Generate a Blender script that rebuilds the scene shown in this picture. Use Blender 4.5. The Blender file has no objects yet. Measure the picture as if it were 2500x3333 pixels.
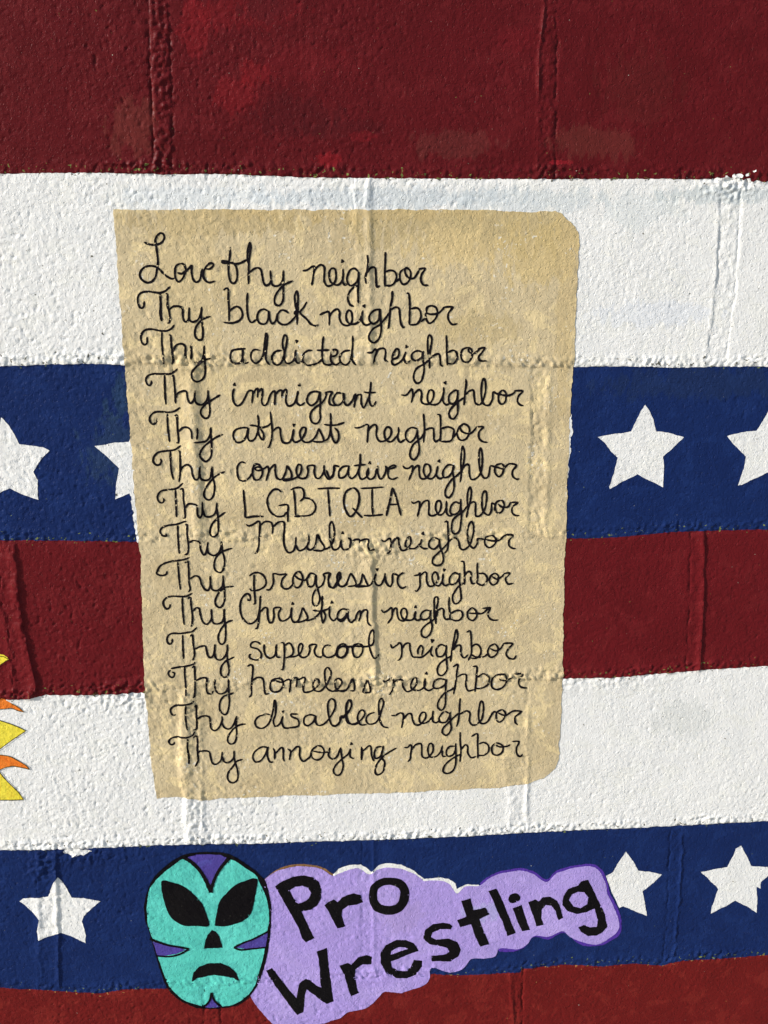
import bpy, math, random
import numpy as np
from mathutils import Matrix, Vector
from mathutils.geometry import delaunay_2d_cdt

# ---------------------------------------------------------------- camera, sky, sun, exposure
S = bpy.context.scene
cam = bpy.data.cameras.new("camera")
cam.sensor_fit = 'VERTICAL'; cam.sensor_height = 24.0
cam.lens = 4047.756 / 3333.0 * 24.0
cam.clip_start = 0.05; cam.clip_end = 2000.0
camo = bpy.data.objects.new("camera", cam); S.collection.objects.link(camo)
camo.matrix_world = (Matrix.Translation((-0.070828, -1.384972, 0.05259)) @ Matrix.Rotation(-0.069265, 4, 'Z')
                     @ Matrix.Rotation(math.pi / 2 - 0.301051, 4, 'X') @ Matrix.Rotation(0.000602, 4, 'Z'))
S.camera = camo

SUN_DIR = Vector((-0.86, -0.30, 0.36)).normalized()      # towards the sun: low, from the left, raking the wall
elev = math.asin(SUN_DIR.z)
world = bpy.data.worlds.new("World"); S.world = world; world.use_nodes = True
nt = world.node_tree
sky = nt.nodes.new('ShaderNodeTexSky'); sky.sky_type = 'NISHITA'; sky.sun_disc = False
sky.sun_elevation = elev
sky.sun_rotation = math.atan2(SUN_DIR.x, SUN_DIR.y) % (2 * math.pi)
bg = nt.nodes['Background']; bg.inputs['Strength'].default_value = 0.115
nt.links.new(sky.outputs[0], bg.inputs[0])
sun = bpy.data.lights.new("sun", 'SUN'); sun.energy = 4.1; sun.angle = math.radians(4.0); sun.color = (1.0, 0.96, 0.90)
suno = bpy.data.objects.new("sun", sun); S.collection.objects.link(suno)
suno.rotation_euler = SUN_DIR.to_track_quat('Z', 'Y').to_euler()
S.view_settings.view_transform = 'Standard'; S.view_settings.look = 'None'
S.view_settings.exposure = 0.45; S.view_settings.gamma = 1.0; S.view_settings.use_curve_mapping = False

# ---------------------------------------------------------------- traced layout of the painted wall (millimetres on the wall plane)
WORDS = [
  ('Love', "2.1:-234.8,-67.5 -230.2,-69.7 -223,-70.4 -216.4,-68.2 -213.1,-63.7 -213.7,-59.2 -217.1,-58.1 -221.2,-61.7 -222.8,-66.2 -222.2,-71.4 -221.5,-79.2 -221.1,-85.8 -221.4,-91 -222.8,-97.5 -224.4,-104.1 -228.4,-109.4 -233.8,-110.9 -238.9,-108 -241.5,-102.7 -238.9,-96.8 -233.5,-93.3 -227.5,-92.9 -221.7,-94.9 -217.3,-99.6 -212.3,-104.2 -207.1,-106.9 -203.8,-105.8/2.1:-196.8,-90.2 -201.8,-93.1 -203.3,-99 -203.1,-105.6 -200.7,-110 -197.3,-108.9 -193.7,-103.7 -191.6,-97.8 -193.2,-91.8 -196.8,-90.2/2.1:-200.9,-100.3 -196.3,-101.4 -192.2,-99.1 -188.1,-95.8 -185,-92.8 -185.4,-100.4 -184,-107.7 -180.8,-110.8 -177,-108.4 -174.9,-101.8 -173.5,-95.9/2.1:-170.3,-96.6 -165.6,-96.4 -161.8,-93.4 -162.1,-90.7 -166,-90.7 -170.2,-95.3 -172.7,-101.2 -172,-107.1 -167.5,-111.1 -160.2,-109.6"),
  ('thy', "2.1:-142.5,-73.2 -143.2,-82.3 -144.9,-91.5 -145.3,-102 -143.6,-110 -140.3,-112.4 -136.8,-108.7 -135.9,-100.8 -137,-94.2 -140.2,-90.2 -144.2,-90.2 -150.8,-90.1 -151.8,-88.2 -146.8,-88.6 -140.2,-90.9 -133.6,-90.9 -126.8,-87.9 -124.1,-86.1/2.1:-123.6,-91.6 -124.3,-83.8 -123.1,-73.3 -121.2,-68.7 -120.4,-73.3 -121.6,-82.5 -123,-91.6 -123.6,-102.2 -123.9,-113.5/2.1:-123.3,-101.5 -117.8,-97 -113.1,-95.7 -109.9,-98.3 -108.7,-105 -107.6,-111.6 -105,-114.9 -100.9,-113 -99.4,-107.7 -99.9,-98.4/2.1:-99.4,-107.7 -98.3,-113.7 -94.3,-115.7 -88.9,-113.7 -86.1,-107.8 -85.6,-98.5/2.1:-85.7,-105.1 -86,-114.4 -86.2,-123.8 -86.9,-131.8 -90.8,-136.9 -95.5,-135.1 -95.7,-128.4 -91.8,-121.1 -84.9,-114.4 -75.4,-109.9"),
  ('neighbor', "2.1:-64.6,-99.4 -59.5,-98.4 -54.1,-94.9 -51.4,-95.5 -52.9,-105.5 -54.7,-115.5/2.1:-52.1,-100.2 -48,-94.9 -44,-92.9 -40.7,-95.6 -40.8,-102.9 -40.9,-110.9 -37.6,-116 -31.5,-114.3 -28.1,-108.3 -28.6,-98.3 -32.7,-97 -35.4,-101.6 -34.8,-109.6 -31.5,-113.6 -26.1,-115 -21.4,-111 -20,-104.4 -20.3,-97.1/2.1:-20.8,-88.5 -20.6,-89.8/2.1:-20.4,-104.4 -20.7,-111 -18.7,-114.8 -15.3,-113.8/2.1:-3.1,-101.2 -7.1,-97.2 -12.5,-99.1 -15.9,-107.1 -15.3,-112.4 -12,-115.8 -7.2,-113.8 -3.8,-108.5 -3.1,-101.2 -3.2,-112.5 -3.9,-123.2 -3.6,-135.3/2.1:-3.4,-115.2 -8.6,-117.8 -13.4,-123.1 -15.2,-129.8 -12.8,-136.6 -8.1,-138.7/2.1:6.4,-82.3 7.3,-90 6.3,-99.3 4.3,-107.2 5.2,-113.9/2.1:5.7,-102.6 10.4,-96.6 15.1,-96.7 16,-104.6 16.4,-112.7 17.1,-117.4 20.5,-116/2.1:26.6,-79.5 26.3,-90.1 25.9,-102.1 25.9,-117.4/2.1:26.3,-101.4 31.3,-99.4 36.7,-100.8 38.8,-106.1 36.8,-112.8 32,-116.1 26.6,-115.7/2.1:38.8,-112.2 42.8,-107.8/2.1:50.2,-96.9 43.5,-100.8 42.6,-108.8 45.6,-114.5 50.3,-113.6 54,-108.3 54.3,-100.9 50.2,-96.9 48.2,-98.9 48.9,-103.5 52.3,-107.8 57.8,-108.3 61.1,-104.3 64.2,-99/2.1:63.1,-98.3 70.6,-97.7 66.6,-104.3 65.9,-110.4 68.7,-115.5 74.4,-116.1"),
  ('Thy', "2.1:-238.2,-130.8 -238.9,-136.2 -241.3,-138.5 -243.8,-136.8 -245.2,-130.8 -244.1,-124.8 -239.6,-121.2 -233,-120.5 -226.4,-121.4 -220.5,-121.9 -214.4,-119.7 -209.1,-114.9/2.7:-220.5,-123 -220.5,-135 -221.2,-144.3 -220.4,-153.1/2.1:-214.6,-123 -212.6,-123.7 -213.2,-135.1 -211.8,-141.8 -211.3,-149.8 -212.2,-154.5 -214.6,-155.2/2.1:-211.5,-141.1 -207.3,-137.1 -200.6,-136.8 -197,-139.9 -197.1,-147.3 -196,-152.7 -193.4,-153.8 -190.8,-150 -189.7,-137.9/2.1:-190,-144.6 -190,-151.4 -186.7,-154.1 -181.3,-152.1 -177.7,-146.1 -176,-137.4/2.1:-175.6,-138.1 -177,-146.1 -176.3,-155.5 -175.8,-165 -177.1,-173.2 -181.6,-173.8 -184.7,-169 -183.7,-160.9 -179.4,-154.8 -173.2,-150.2 -166.7,-148.2"),
  ('black', "2.1:-151.6,-119.8 -148.5,-117.6 -146.3,-118.9 -146.6,-128.9 -146.2,-139.7 -146.7,-153.8/2.1:-153,-154.7 -149.2,-155.5 -142.5,-155.6 -135.7,-153.2 -131.7,-147.9 -133.2,-140.5 -137.8,-137.7 -143.3,-140.4 -146.1,-143.7/2.1:-125.3,-122.4 -126.3,-133.1 -126.2,-143.9 -124.9,-152 -121.6,-155.4 -116.8,-152.1/2.1:-103.1,-143.4 -108.4,-140.7 -113.9,-144 -115.7,-150.7 -112.9,-156.2 -106.8,-156.9 -103.3,-150.9 -102.8,-143.4 -101.9,-150.9 -99.4,-157 -95.3,-153.6 -93.1,-146.9 -88.9,-142.2 -84.2,-142.9 -80.9,-145.7/2.1:-93.1,-146.9 -93.2,-153.7 -88.6,-157.8 -81.8,-157.2 -74.9,-151.1 -69.3,-143.1/2.1:-71.7,-158.6 -71.5,-147.1 -73,-136.3 -73.7,-126.9 -71.3,-121.3 -70.1,-126.9 -70.6,-136.3 -70.7,-144.4 -74.1,-146.4 -73.4,-143.7 -68.7,-144.4/2.1:-60.4,-133 -63.9,-139.1 -68,-145.1 -61.4,-151.9 -56.1,-158.1 -50.7,-159.8 -47.9,-158.4"),
  ('neighbor', "2.1:-46.8,-148 -41.4,-145.4 -36.6,-144.4 -35.7,-150.1 -36.1,-159.7/2.1:-36,-150.8 -32.5,-144.8 -27.1,-141.4 -24.4,-144.8 -24.5,-151.6 -21.8,-157.8 -15.7,-159.9 -10.9,-155.8 -10.8,-146.3 -14.2,-142.9 -17.2,-148.3 -15.7,-155.8 -10.2,-158.5 -3.4,-155.9 0,-149.1 1.4,-143/2.1:2.5,-138 3.2,-138.6/2.1:1.4,-143 0,-151.8 2,-158 6.1,-159.4 10.9,-156.7/2.1:20.5,-141.9 14.4,-143.2 8.9,-148.5 8.9,-154.7 13.7,-158.1 19.1,-153.4 20.5,-141.9 21.2,-152 21.9,-164.3 19.8,-173.9 14.3,-179.3 9.1,-176.5 8.1,-171 12.3,-164.2 19.8,-159.5 26.6,-152.1 31.4,-145.3/2.3:34.1,-121.7 34.1,-130.5 32.1,-139.9 31.4,-150.8 30.1,-162.4 28.7,-163.3/2.1:32.1,-143.3 37.5,-140 41.6,-141.4 42.8,-149.5 43.8,-157.7 46.5,-162.5 48.6,-161.6/2.1:50,-125.2 52.4,-125 53.6,-133.4 53.7,-145.6 53.4,-159.9/2.1:54.6,-142.2 60.8,-140.9 64.9,-143.6 66.3,-151.1 62.3,-158.6 54,-159.9/2.1:66.4,-156.6 71.1,-152.5/2.1:72.4,-146.4 73.1,-141 77.8,-138.7 83.3,-141.1 84.8,-147.9 81.5,-154.7 76,-158.3 72.5,-153.9 71.8,-147.1 77.3,-148.2 85.5,-147.2 90.9,-142.5 92.9,-140.5 101.8,-140.6 97.2,-147.3 97.3,-154.1 101.5,-159.7 107.7,-159"),
  ('Thy', "2.1:-237.4,-170 -237.7,-176.8 -240.5,-178.8 -243.4,-176.1 -244,-169.3 -240,-163.2 -232.6,-161.6 -223.3,-163.4 -215.3,-163.5 -209.8,-160.9 -206.7,-156.8/2.1:-220.7,-164.8 -221.5,-175 -221.1,-185.9 -220.6,-200.9/2.1:-213.5,-168.3 -211.3,-169 -211.3,-177.8 -210.5,-188.7 -210,-196.9 -211.8,-201.3/2.1:-210,-187.4 -206,-179.9 -199.9,-178.2 -196,-181.4 -196.4,-190.3 -195.3,-194.4/2.1:-189.9,-180.1 -189.4,-189 -190.2,-195.8/2.1:-186.7,-199.3 -180.6,-198.7 -176.3,-191.9 -175.1,-180.2/2.1:-175.5,-189.1 -175,-200.1 -175.5,-212.5 -178.8,-218.7 -185,-221 -189.8,-217.2 -189.9,-210.3 -184.9,-204.1 -176.5,-197.3 -168.3,-194.7"),
  ('addicted', "2.1:-129.3,-184.4 -135.4,-184.8 -143.6,-186.1 -146.4,-190.8 -146,-197.7 -141.4,-201.2 -135.2,-199.2 -132.9,-192.4 -132.7,-185.5 -133,-195.1 -130.5,-200.7 -126.4,-199.3/2.1:-113.7,-186.4 -119.8,-185.7 -123.4,-189.7 -123.3,-196.6 -118.9,-200.8 -114.1,-198.1 -110.5,-192.6 -109,-185.1 -107.7,-174.8 -106.4,-167.3 -104.9,-170.8 -105.7,-179 -107,-188.5 -107.2,-196.8 -103.3,-203.1/2.1:-89.3,-186.7 -96.1,-188 -100.3,-193.4 -99.8,-199.6 -95.8,-203.2 -91,-201.1 -87.4,-194.3 -86.3,-186/2.1:-87.3,-187.4 -88.4,-177.8 -85.9,-169.6 -83.2,-172.4 -84.4,-181.9 -86.4,-191.5 -85.5,-199.8 -81.4,-201.3 -75.9,-197.2 -73.6,-186.2/2.1:-72.5,-176.3 -72.5,-177.4/2.1:-73.6,-186.2 -74.5,-195.8 -71.9,-201.4 -67,-199.4/2.1:-55.2,-187.1 -60.7,-187.7 -65.5,-191.8 -66.3,-198.7 -62.3,-203.6 -55.5,-203.6 -48.6,-201 -43.7,-196.2/2.1:-42.7,-171.4 -43.9,-182.4 -44.4,-194.8 -42.4,-202.4 -36.3,-203.9 -32.1,-201.9/2.1:-50.4,-187.1 -42.9,-187.2 -36.1,-186.9/2.1:-34.3,-194.2 -28.8,-192.9 -27.4,-188.1 -31.5,-186.7 -34.7,-192.8 -34.4,-199.7 -29.7,-204 -24.1,-200.6/2.1:-13,-187.6 -19.9,-188.9 -24.7,-194.3 -23.4,-201.3 -18,-204.1 -13.1,-199.3 -10.6,-189.7/2.1:-9.9,-171.1 -10,-181.4 -11,-191 -10.4,-199.3 -6.3,-204.7"),
  ('neighbor', "2.1:5.5,-190.5 11.7,-189.9 15.1,-186.5 16.5,-189.3 14.4,-196.9 13.7,-203.8/2.1:15.8,-194.1 18.6,-187.2 24.8,-185.9 26.8,-190.1 26.1,-198.4 29.6,-201.2/2.2:33.7,-198.5 35.8,-191.6 39.2,-186.4 42,-188.9 40.6,-195.8 35.1,-198.5 33.7,-201.3 36.5,-204.8 43.4,-201.4 47.5,-195.9 49.6,-189.7/2.1:50.5,-183.4 50.5,-184.8/2.1:49.6,-190.3 47.5,-197.3 50.3,-202.8 55.2,-199.4/2.1:68.9,-190.6 62.7,-189.1 57.2,-191.8 56.5,-197.4 61.4,-200.2 67.6,-196.1 68.9,-189.9 69,-198.9 70.5,-207.3 69.9,-215.7 67.2,-224 62.3,-226.1 58.8,-221.1 59.4,-214.1 62.8,-208.6 69.7,-204.5 76.6,-199/2.1:76.7,-209.5 76.3,-199 74.4,-187.9 74.3,-175.4 76.3,-171.3 78.8,-176.2 77.2,-189.3 76.3,-199/2.1:76.6,-198.3 81.4,-194.2 86.9,-192.9 88.4,-197.7 89.2,-204.7 92,-207.5/2.1:94.9,-171.5 95.8,-181.2 96,-193.7 96.9,-206.2/2.1:96.6,-191.6 102.8,-188.9 107,-191.7 107.8,-198 104.5,-203.5 97.5,-204.1/2.1:120.1,-185.6 113.9,-188.3 112,-195.2 114.9,-201.5 120.5,-202.3 124.5,-196.8 124.3,-189.1 120.1,-185.6/2.1:120.1,-187 121.6,-191.2 126.5,-192.6 132,-189.2 134.7,-186.5/2.1:130.6,-187.8 138.9,-186.5 136.2,-191.3 132.2,-196.9 134.4,-201.1 141.3,-201.2"),
  ('Thy', "2.1:-235.4,-218.9 -235.6,-222.4 -238,-224.7 -240.6,-222.3 -241.3,-217.5 -238.1,-213.4 -231.9,-211.8 -223.2,-211.9 -215,-212 -209.5,-209.6 -205.3,-205.8/2.1:-220.5,-212.9 -220.8,-224.7 -221,-235.8 -220.6,-247/2.1:-212.5,-215.1 -210.8,-213.7 -210.3,-219.3 -209.9,-230.4 -209.9,-245.8/2.1:-209.7,-240.2 -206.6,-233.9 -199.7,-231.2 -196.8,-232.7 -196.2,-239 -194.2,-244.6 -191.5,-244.6 -188.5,-239.1 -187.2,-230.7/2.1:-188,-237.7 -186.7,-244.7 -181.3,-247.6 -176.4,-244.8 -173.4,-237.9 -173.1,-230.9/2.1:-173.3,-235.1 -172.3,-244.9 -171.8,-254.8 -173.7,-261.8 -177.9,-263.1 -181.8,-258.8 -181.6,-253.2 -177.3,-248.3 -168.8,-242.1 -159.4,-236.4"),
  ('immigrant', "2.1:-143.3,-224.3 -143.2,-225.7/2.1:-143.7,-229.2 -145.6,-236.2 -144.9,-244.6 -141,-249.3 -136.1,-246.8 -131.8,-239.9 -128.1,-232.9 -124,-232.3 -123.1,-235.8 -124.4,-247/2.1:-123.4,-237.2 -119.1,-230.2 -117.1,-231 -118.1,-240.3/2.1:-117.2,-234.5 -113,-230.3 -112.1,-233.8 -113.4,-244.3 -111.4,-249.3 -107.3,-247.2 -103.5,-237.5 -100,-233.3 -98,-234.7 -99,-249.5/2.1:-98.1,-237.5 -93.8,-232.7 -90.4,-232.7 -90.6,-240.7/2.1:-90.5,-237.6 -86.9,-231.4 -84.9,-233.5 -86.2,-244.7 -83.2,-250.4 -76.9,-247.7 -73.3,-239.3 -71.8,-233/2.1:-71,-226 -70.3,-226.7/2.1:-72.5,-233 -74.1,-244.9 -70.1,-249.9 -64.5,-246.4/2.1:-47.7,-234.7 -54.6,-234.2 -60.2,-237.4 -62.4,-245.1 -57.6,-250.1 -50.6,-245.2 -47.7,-234.7 -47.2,-245.3 -47.8,-258 -47.5,-265.1 -51,-270.8 -56.6,-270 -59,-263.5 -57,-256.5 -50.7,-250.9 -43.7,-245.3 -40.2,-238.3 -40.8,-235.5 -33.9,-234.9 -36.7,-241.2 -36.8,-248.3 -32.7,-250.4 -28.5,-249.8/2.1:-23.1,-236.5 -28.6,-236.4 -32.8,-244.1 -30.1,-249.8 -24.6,-249.1 -20.3,-242.8 -21,-236.5 -20.6,-245.7 -16.9,-250.7 -11.3,-245.8 -7.8,-237.4/2.1:-7.1,-236.7 -7.6,-244.4 -9,-253.6/2.1:-7.9,-247.3 -5.1,-239.5 -0.9,-238.9 -0.9,-247.4 1.8,-253.8 5.3,-247.5 8.1,-240.4/2.1:10.3,-223.6 9.5,-233.4 8.1,-243.2 10.2,-251.1 13.7,-251.1 16,-246.2/2.1:1.9,-235.4 8.8,-236.5 15.8,-235.9"),
  ('neighbor', "2.1:44.7,-239.5 50.6,-239.6 55.4,-234 57.2,-233.3 57.9,-241.1 56.2,-248.9/2.1:56.9,-243.9 61.7,-236.2 65.9,-233.5 68,-238.4 67.7,-246.9 70.9,-250.1 77.2,-249.9 81.4,-242.9 81.3,-235.8 77.1,-234.3 74.6,-241.4 75.8,-248.5 80.8,-251.4 87.1,-250 91.2,-244.4 93.2,-237.4 93.1,-231/2.1:93.7,-226.8 95.8,-225.4/2.1:92.5,-238.8 92.6,-247.3 96.2,-251.6 100.4,-250.2/2.1:109.2,-234.8 105.1,-235.4 99.5,-241 99.7,-248.8 104.6,-250.3 108.7,-244.7 109.2,-234.8 109.5,-247.5 109.7,-257.5 109.1,-263.2 104.9,-268.2 100.7,-266 99.9,-260.2 103.3,-254.6 109.5,-248.9 116.4,-243.4/2.3:118.1,-221.5 118.9,-227.8 117.7,-237.7 116.9,-252.6/2.1:117.8,-240.5 123.3,-235.7 127.5,-235.7 128.4,-243.5 129.9,-250 134.9,-252.9/2.1:134.9,-252.4 138.3,-247.9 140.9,-238 141.1,-228.1 139.1,-221.7 137.1,-225.2 136.2,-236.5 137.3,-246.5 140.5,-252.2 146.2,-252.3 149.5,-245.2 150,-237.4 154.3,-239.6 161.4,-241.1/2.1:161.2,-234.8 156.8,-239.7 156.7,-248.2 160.3,-251.8 164.4,-248.3 164.9,-239.8 161.2,-234.8/2.1:160,-241.1 167.1,-241.9 172.6,-239.9 176.1,-236.4/2.1:173.9,-236.3 184.1,-236.9 179.8,-242.1 178.3,-248.5 181.5,-252.8 185.8,-254"),
  ('Thy', "2.1:-231.2,-262.5 -232.1,-266.8 -236.3,-269.2 -239.3,-265.9 -239,-260.3 -233.6,-255.5 -226,-254.9 -219.2,-255.7 -211.7,-254.7 -204.9,-250.3/2.1:-219.7,-257.1 -220,-269.8 -219.5,-279.7 -218.7,-290.4/2.1:-211.9,-259.7 -209.2,-260.1 -209.1,-272.8 -208.6,-289.9 -211.4,-291/2.1:-208.1,-278.5 -203,-273.6 -196.8,-273.7 -193.6,-278 -193.3,-286.6/2.2:-186.6,-273.9 -186.6,-280.3 -187.8,-287.4/2.1:-191.4,-290.9 -184.5,-290.6 -177.6,-289.7 -173.2,-283.3 -171.4,-273.4/2.1:-171.5,-274.8 -171.8,-283.3 -171.6,-294.8 -172.8,-307.7 -178.6,-313.7 -183.3,-310.4 -185.2,-305.3 -181.4,-297.5 -173.5,-290.5 -165,-284.9 -158,-282.1"),
  ('athiest', "2.1:-129.4,-275.2 -135.6,-274.7 -144,-277.4 -146.7,-284.5 -143.1,-291.7 -136.1,-290.4 -131.8,-284 -129.4,-275.8 -130.2,-286.9 -127.1,-290.5 -122.2,-287.7 -118.4,-278.5 -117.5,-268.5 -118.3,-260/2.1:-117.6,-272.1 -118.5,-279.9 -116.6,-285.7 -113.2,-289.3 -112.3,-282.9 -115.6,-276.4/2.1:-127.9,-271.9 -121.7,-272.7 -114.2,-275 -107.2,-273 -103.7,-269.5/2.1:-104,-256.7 -103.3,-265.9 -102.5,-277.3 -103.5,-288.7 -106.5,-297.6 -108.6,-298/2.1:-102.6,-280.2 -96.9,-275.3 -93.5,-276.8 -93,-284.6 -90.4,-292.6 -83.4,-292.7 -79.1,-284.9 -78.2,-277/2.1:-77.7,-272 -77.7,-273.1/2.1:-78.2,-277 -79.8,-287.7 -76.4,-292.8 -69.4,-289.3 -65.1,-282.2 -64.3,-276.5 -67.8,-275.7 -70.9,-280.7 -70.1,-287.9 -65.3,-293 -58.3,-291.7 -52.6,-285.3 -49.7,-277.4/2.1:-49.7,-276.7 -45.6,-285.4 -44.3,-291.9 -50.6,-292.8 -56.9,-292.1/2.1:-44.3,-291.9 -38.7,-288.4 -35.7,-275.5 -35.8,-259.1/2.1:-35.6,-268.4 -36,-278.4 -33.8,-289.2 -30.4,-294.3 -27.2,-290 -27.4,-281.4 -31.6,-276.3/2.1:-43.4,-272.5 -35.7,-273.4 -28.7,-273.1 -20.5,-271.2/2.1:-29,-273.5 -19.9,-270.1"),
  ('neighbor', "2.1:-8.8,-276 -6.7,-277.1 -1.1,-276.1 4.5,-273.3 7.3,-274.8 6.6,-283.4 5.9,-294.9/2.1:6.6,-281.9 10.8,-275.5 15,-273.5 16.8,-277.1 16.4,-286.4 19.9,-293 27,-292.3 32.6,-286.7 33.3,-279.5 29,-276.5 25.5,-282.2 27,-290.9 32.6,-294.2 38.2,-289.6 41.7,-283.9 41.7,-276.7/2.1:41.7,-282.5 41,-289.7 43.9,-294.8 49.5,-291.3/2.1:63.5,-279.2 56.4,-277.7 50.8,-282.6 50.2,-289.8 55.2,-295 60.8,-290 63.5,-282.1/2.1:63.2,-280 64.3,-291.5 65.8,-301.7 64.5,-310.4 59.5,-315.8 55.3,-311.7 55.9,-304.4 59.4,-297.2 67.8,-290.1 72,-283/2.1:70.4,-261.4 71.1,-270 71.7,-281.5 70.7,-296/2.1:71.7,-281.5 77.6,-278.8 81.8,-279.5 82.6,-286 82.7,-291.8/2.1:81.9,-290.4 84.8,-294.8 89,-291.9/2.1:85.8,-262.8 89.4,-263.9 90.2,-274.6 90.4,-286.2 89.8,-294.8/2.1:90.3,-279.7 98.7,-277.6 105.1,-280.6 105.2,-287.1 101.8,-294.3 90.5,-294.8/2.1:104.6,-290.7 110.1,-283.6/2.1:117,-274.3 111.5,-278.6 109.5,-286.5 113.1,-293.1 119.5,-292.4 123.6,-285.3 122.8,-278 117,-274.3 112.9,-277.9 115.8,-283.7 124.4,-286 129.9,-281 132.7,-278.2 139.8,-278.3 134.9,-284 135.1,-291.2 139.5,-295.7 145.2,-296.5"),
  ('Thy', "2.1:-230.2,-309.5 -229,-312.4 -231.3,-316.3 -235.4,-316.6 -238.3,-312.5 -237,-306.8 -231.9,-301.9 -223.6,-300.6 -213.9,-299.3 -206.1,-294.4/2.1:-218.5,-300.7 -218.7,-312.9 -218.5,-323 -216.7,-334.6/2.1:-209.8,-300.8 -207.8,-301.6 -208,-314.5 -208.6,-327.5 -210.5,-337.7/2.1:-208.5,-324.6 -204.5,-318.9 -199.5,-316.8 -195.5,-320.5 -194.7,-327.8 -192,-334.4 -187.7,-332.3 -185.4,-318.5/2.1:-186.1,-326.5 -185,-333.8 -179.5,-336.1 -174.5,-332.5 -171.9,-319.5/2.1:-172,-322.4 -171.7,-332.6 -170,-342.8 -171.9,-354.5 -177,-359.6 -181.8,-356.5 -182.2,-349.9 -177.6,-341.2 -168.2,-331.2 -157.5,-325.9"),
  ('conservative', "2.1:-133.5,-316.6 -138.3,-315 -142.7,-319.3 -143.6,-327.3 -141.8,-335.3 -136.3,-337.6 -129.9,-333.4 -126.2,-327.6/2.1:-115.6,-322.7 -118.9,-318.3 -123.8,-318.9 -126.2,-327.6 -124.3,-335.7 -118.7,-335.8 -115,-329.3 -115.6,-322.7 -120.4,-321.2 -123.3,-323.3 -119.8,-325.5 -113.5,-323.5 -107.8,-319.9/2.1:-108.5,-319.9 -107.7,-326.5 -111.1,-338.1/2.1:-108.7,-329.4 -105.1,-322.9 -100.1,-318.6 -100.3,-326.6 -98.4,-334.7 -92.8,-336.2 -88.4,-328.3 -86.8,-319.6/2.1:-86.8,-319.6 -82.1,-328.4 -82.2,-335 -88.6,-336.3 -91.4,-337 -88.6,-338.2 -78.7,-335.8 -71.6,-330.1 -70,-321.3 -73.5,-319.1 -76,-325.6 -74.5,-332.9 -70.3,-335.9 -64.6,-334.6 -62.4,-327.3 -63,-321.5 -55.3,-320.9 -55.4,-328.9 -53.4,-335.5 -49.2,-335.6 -44.8,-329.1 -44,-320.4/2.1:-44,-323.3 -43.4,-330.6 -39.3,-337.3 -35,-333.7 -32.1,-326.4 -32.3,-321.3 -26.4,-322.1/2.1:-41.5,-326.2 -38.1,-335.1 -33.9,-333.7 -32.3,-322 -26.7,-322.9/2.1:-15.4,-321.6 -22.5,-322.9 -27,-328.7 -26.1,-336 -19.7,-334 -16.2,-326.7 -15.4,-321.6 -16.2,-331.1 -12.7,-337 -7,-332.7 -3.4,-324/2.1:-2.4,-307.3 -2.4,-318.2 -4.2,-329.9 -2.1,-337.2 1.5,-337.6 6.4,-333 6.9,-324.2/2.1:-9.8,-321.7 -1.3,-320.8 4.1,-320.5/2.1:8.9,-318.4 8.3,-319.1/2.1:6.9,-324.9 5,-333 8.5,-338.2 14.2,-335.3 17.8,-322.2/2.1:17.1,-322.9 18.5,-333.2 21.3,-338.4 25.6,-333.3 27.7,-326 26.3,-323.1/2.1:26.3,-322.4 31.2,-326.1 38.3,-324 36.9,-321.8 31.9,-323.9 29.8,-329.7 30.5,-336.4 35.5,-338.7 41.2,-336.3"),
  ('neighbor', "2.1:46.8,-322.7 49.7,-325.7 53.9,-325.8 58.2,-322.9 57.5,-331 54,-340.5/2.1:56.8,-332.4 61,-325.2 65.3,-323.1 66.1,-331.1 67.6,-337.8 73.3,-338.6 78.9,-331.4 78.1,-323.3 73.1,-321.7 71,-328.3 73.2,-335.7 79.7,-339.1 85.3,-334.4 87.8,-323.5/2.1:88.7,-316.9 89.4,-319.1/2.1:87.4,-325.7 86.1,-334.5 89.7,-339 94,-337.6/2.1:105.2,-323.1 99.4,-322.9 93.9,-330.2 94.7,-337.6 101.1,-336.2 105.9,-327.5 105.9,-323.1 105.3,-331.9 106.9,-342.2 106.4,-354.1 101.5,-362.2 96.9,-359.1 97.7,-350.9 104,-340.7 111.1,-334.9 115.3,-329.8/2.1:114.8,-307.1 114.4,-321.7 115.3,-333.5 114.1,-344.1/2.1:115.3,-333.5 117.9,-318.9 118.4,-307.2 116.1,-301 114.8,-307.1/2.1:115.3,-329.1 120.8,-322.6 124,-324.1 124.6,-333.7 126.9,-340.4 132,-340 137.6,-333.9 139.4,-322.2 139.1,-310.5 137.2,-303.1 135.5,-308.9 135.8,-322.1 138.2,-332.5 142,-339.2 147,-337.1 148.8,-324.6/2.1:148.8,-324.1 155.3,-326.2 161.1,-327.7/2.1:162.3,-321.9 155.2,-324.7 154.7,-332.8 159.2,-338 163.4,-334.4 165,-326.3 162.3,-321.9/2.1:156.7,-326.2 164,-328.5 171,-322.8 179.6,-324.7 175.5,-331 175.7,-337.6 180.2,-341.4 183.8,-341"),
  ('Thy', "2.1:-229.2,-356.3 -228.6,-359.5 -230.9,-362.1 -234.7,-360.1 -235.7,-354.2 -231.5,-348 -223.1,-346.4 -213.3,-344.9 -206,-338.7/2.1:-215,-346.6 -215.1,-359.8 -215.3,-379.7/2.1:-209.9,-346.4 -206.4,-346 -206.3,-358.5 -205.4,-370.3 -205.4,-379.9 -208.3,-380.9/2.1:-204.7,-368.8 -200.9,-363.7 -194.6,-363.9 -191.2,-366.1 -190.7,-376.5 -188.3,-380.3 -185.3,-375.1 -184.7,-361.1/2.1:-185.1,-369.2 -182.6,-378.1 -177.1,-379.8 -170.6,-375.4 -168,-362.9/2.1:-168.2,-369.6 -167.9,-379.9 -167.6,-390.4 -168.7,-400.8 -174.5,-404 -177.6,-399.9 -175.4,-390.2 -168.7,-382.2 -158.9,-374.5"),
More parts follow.
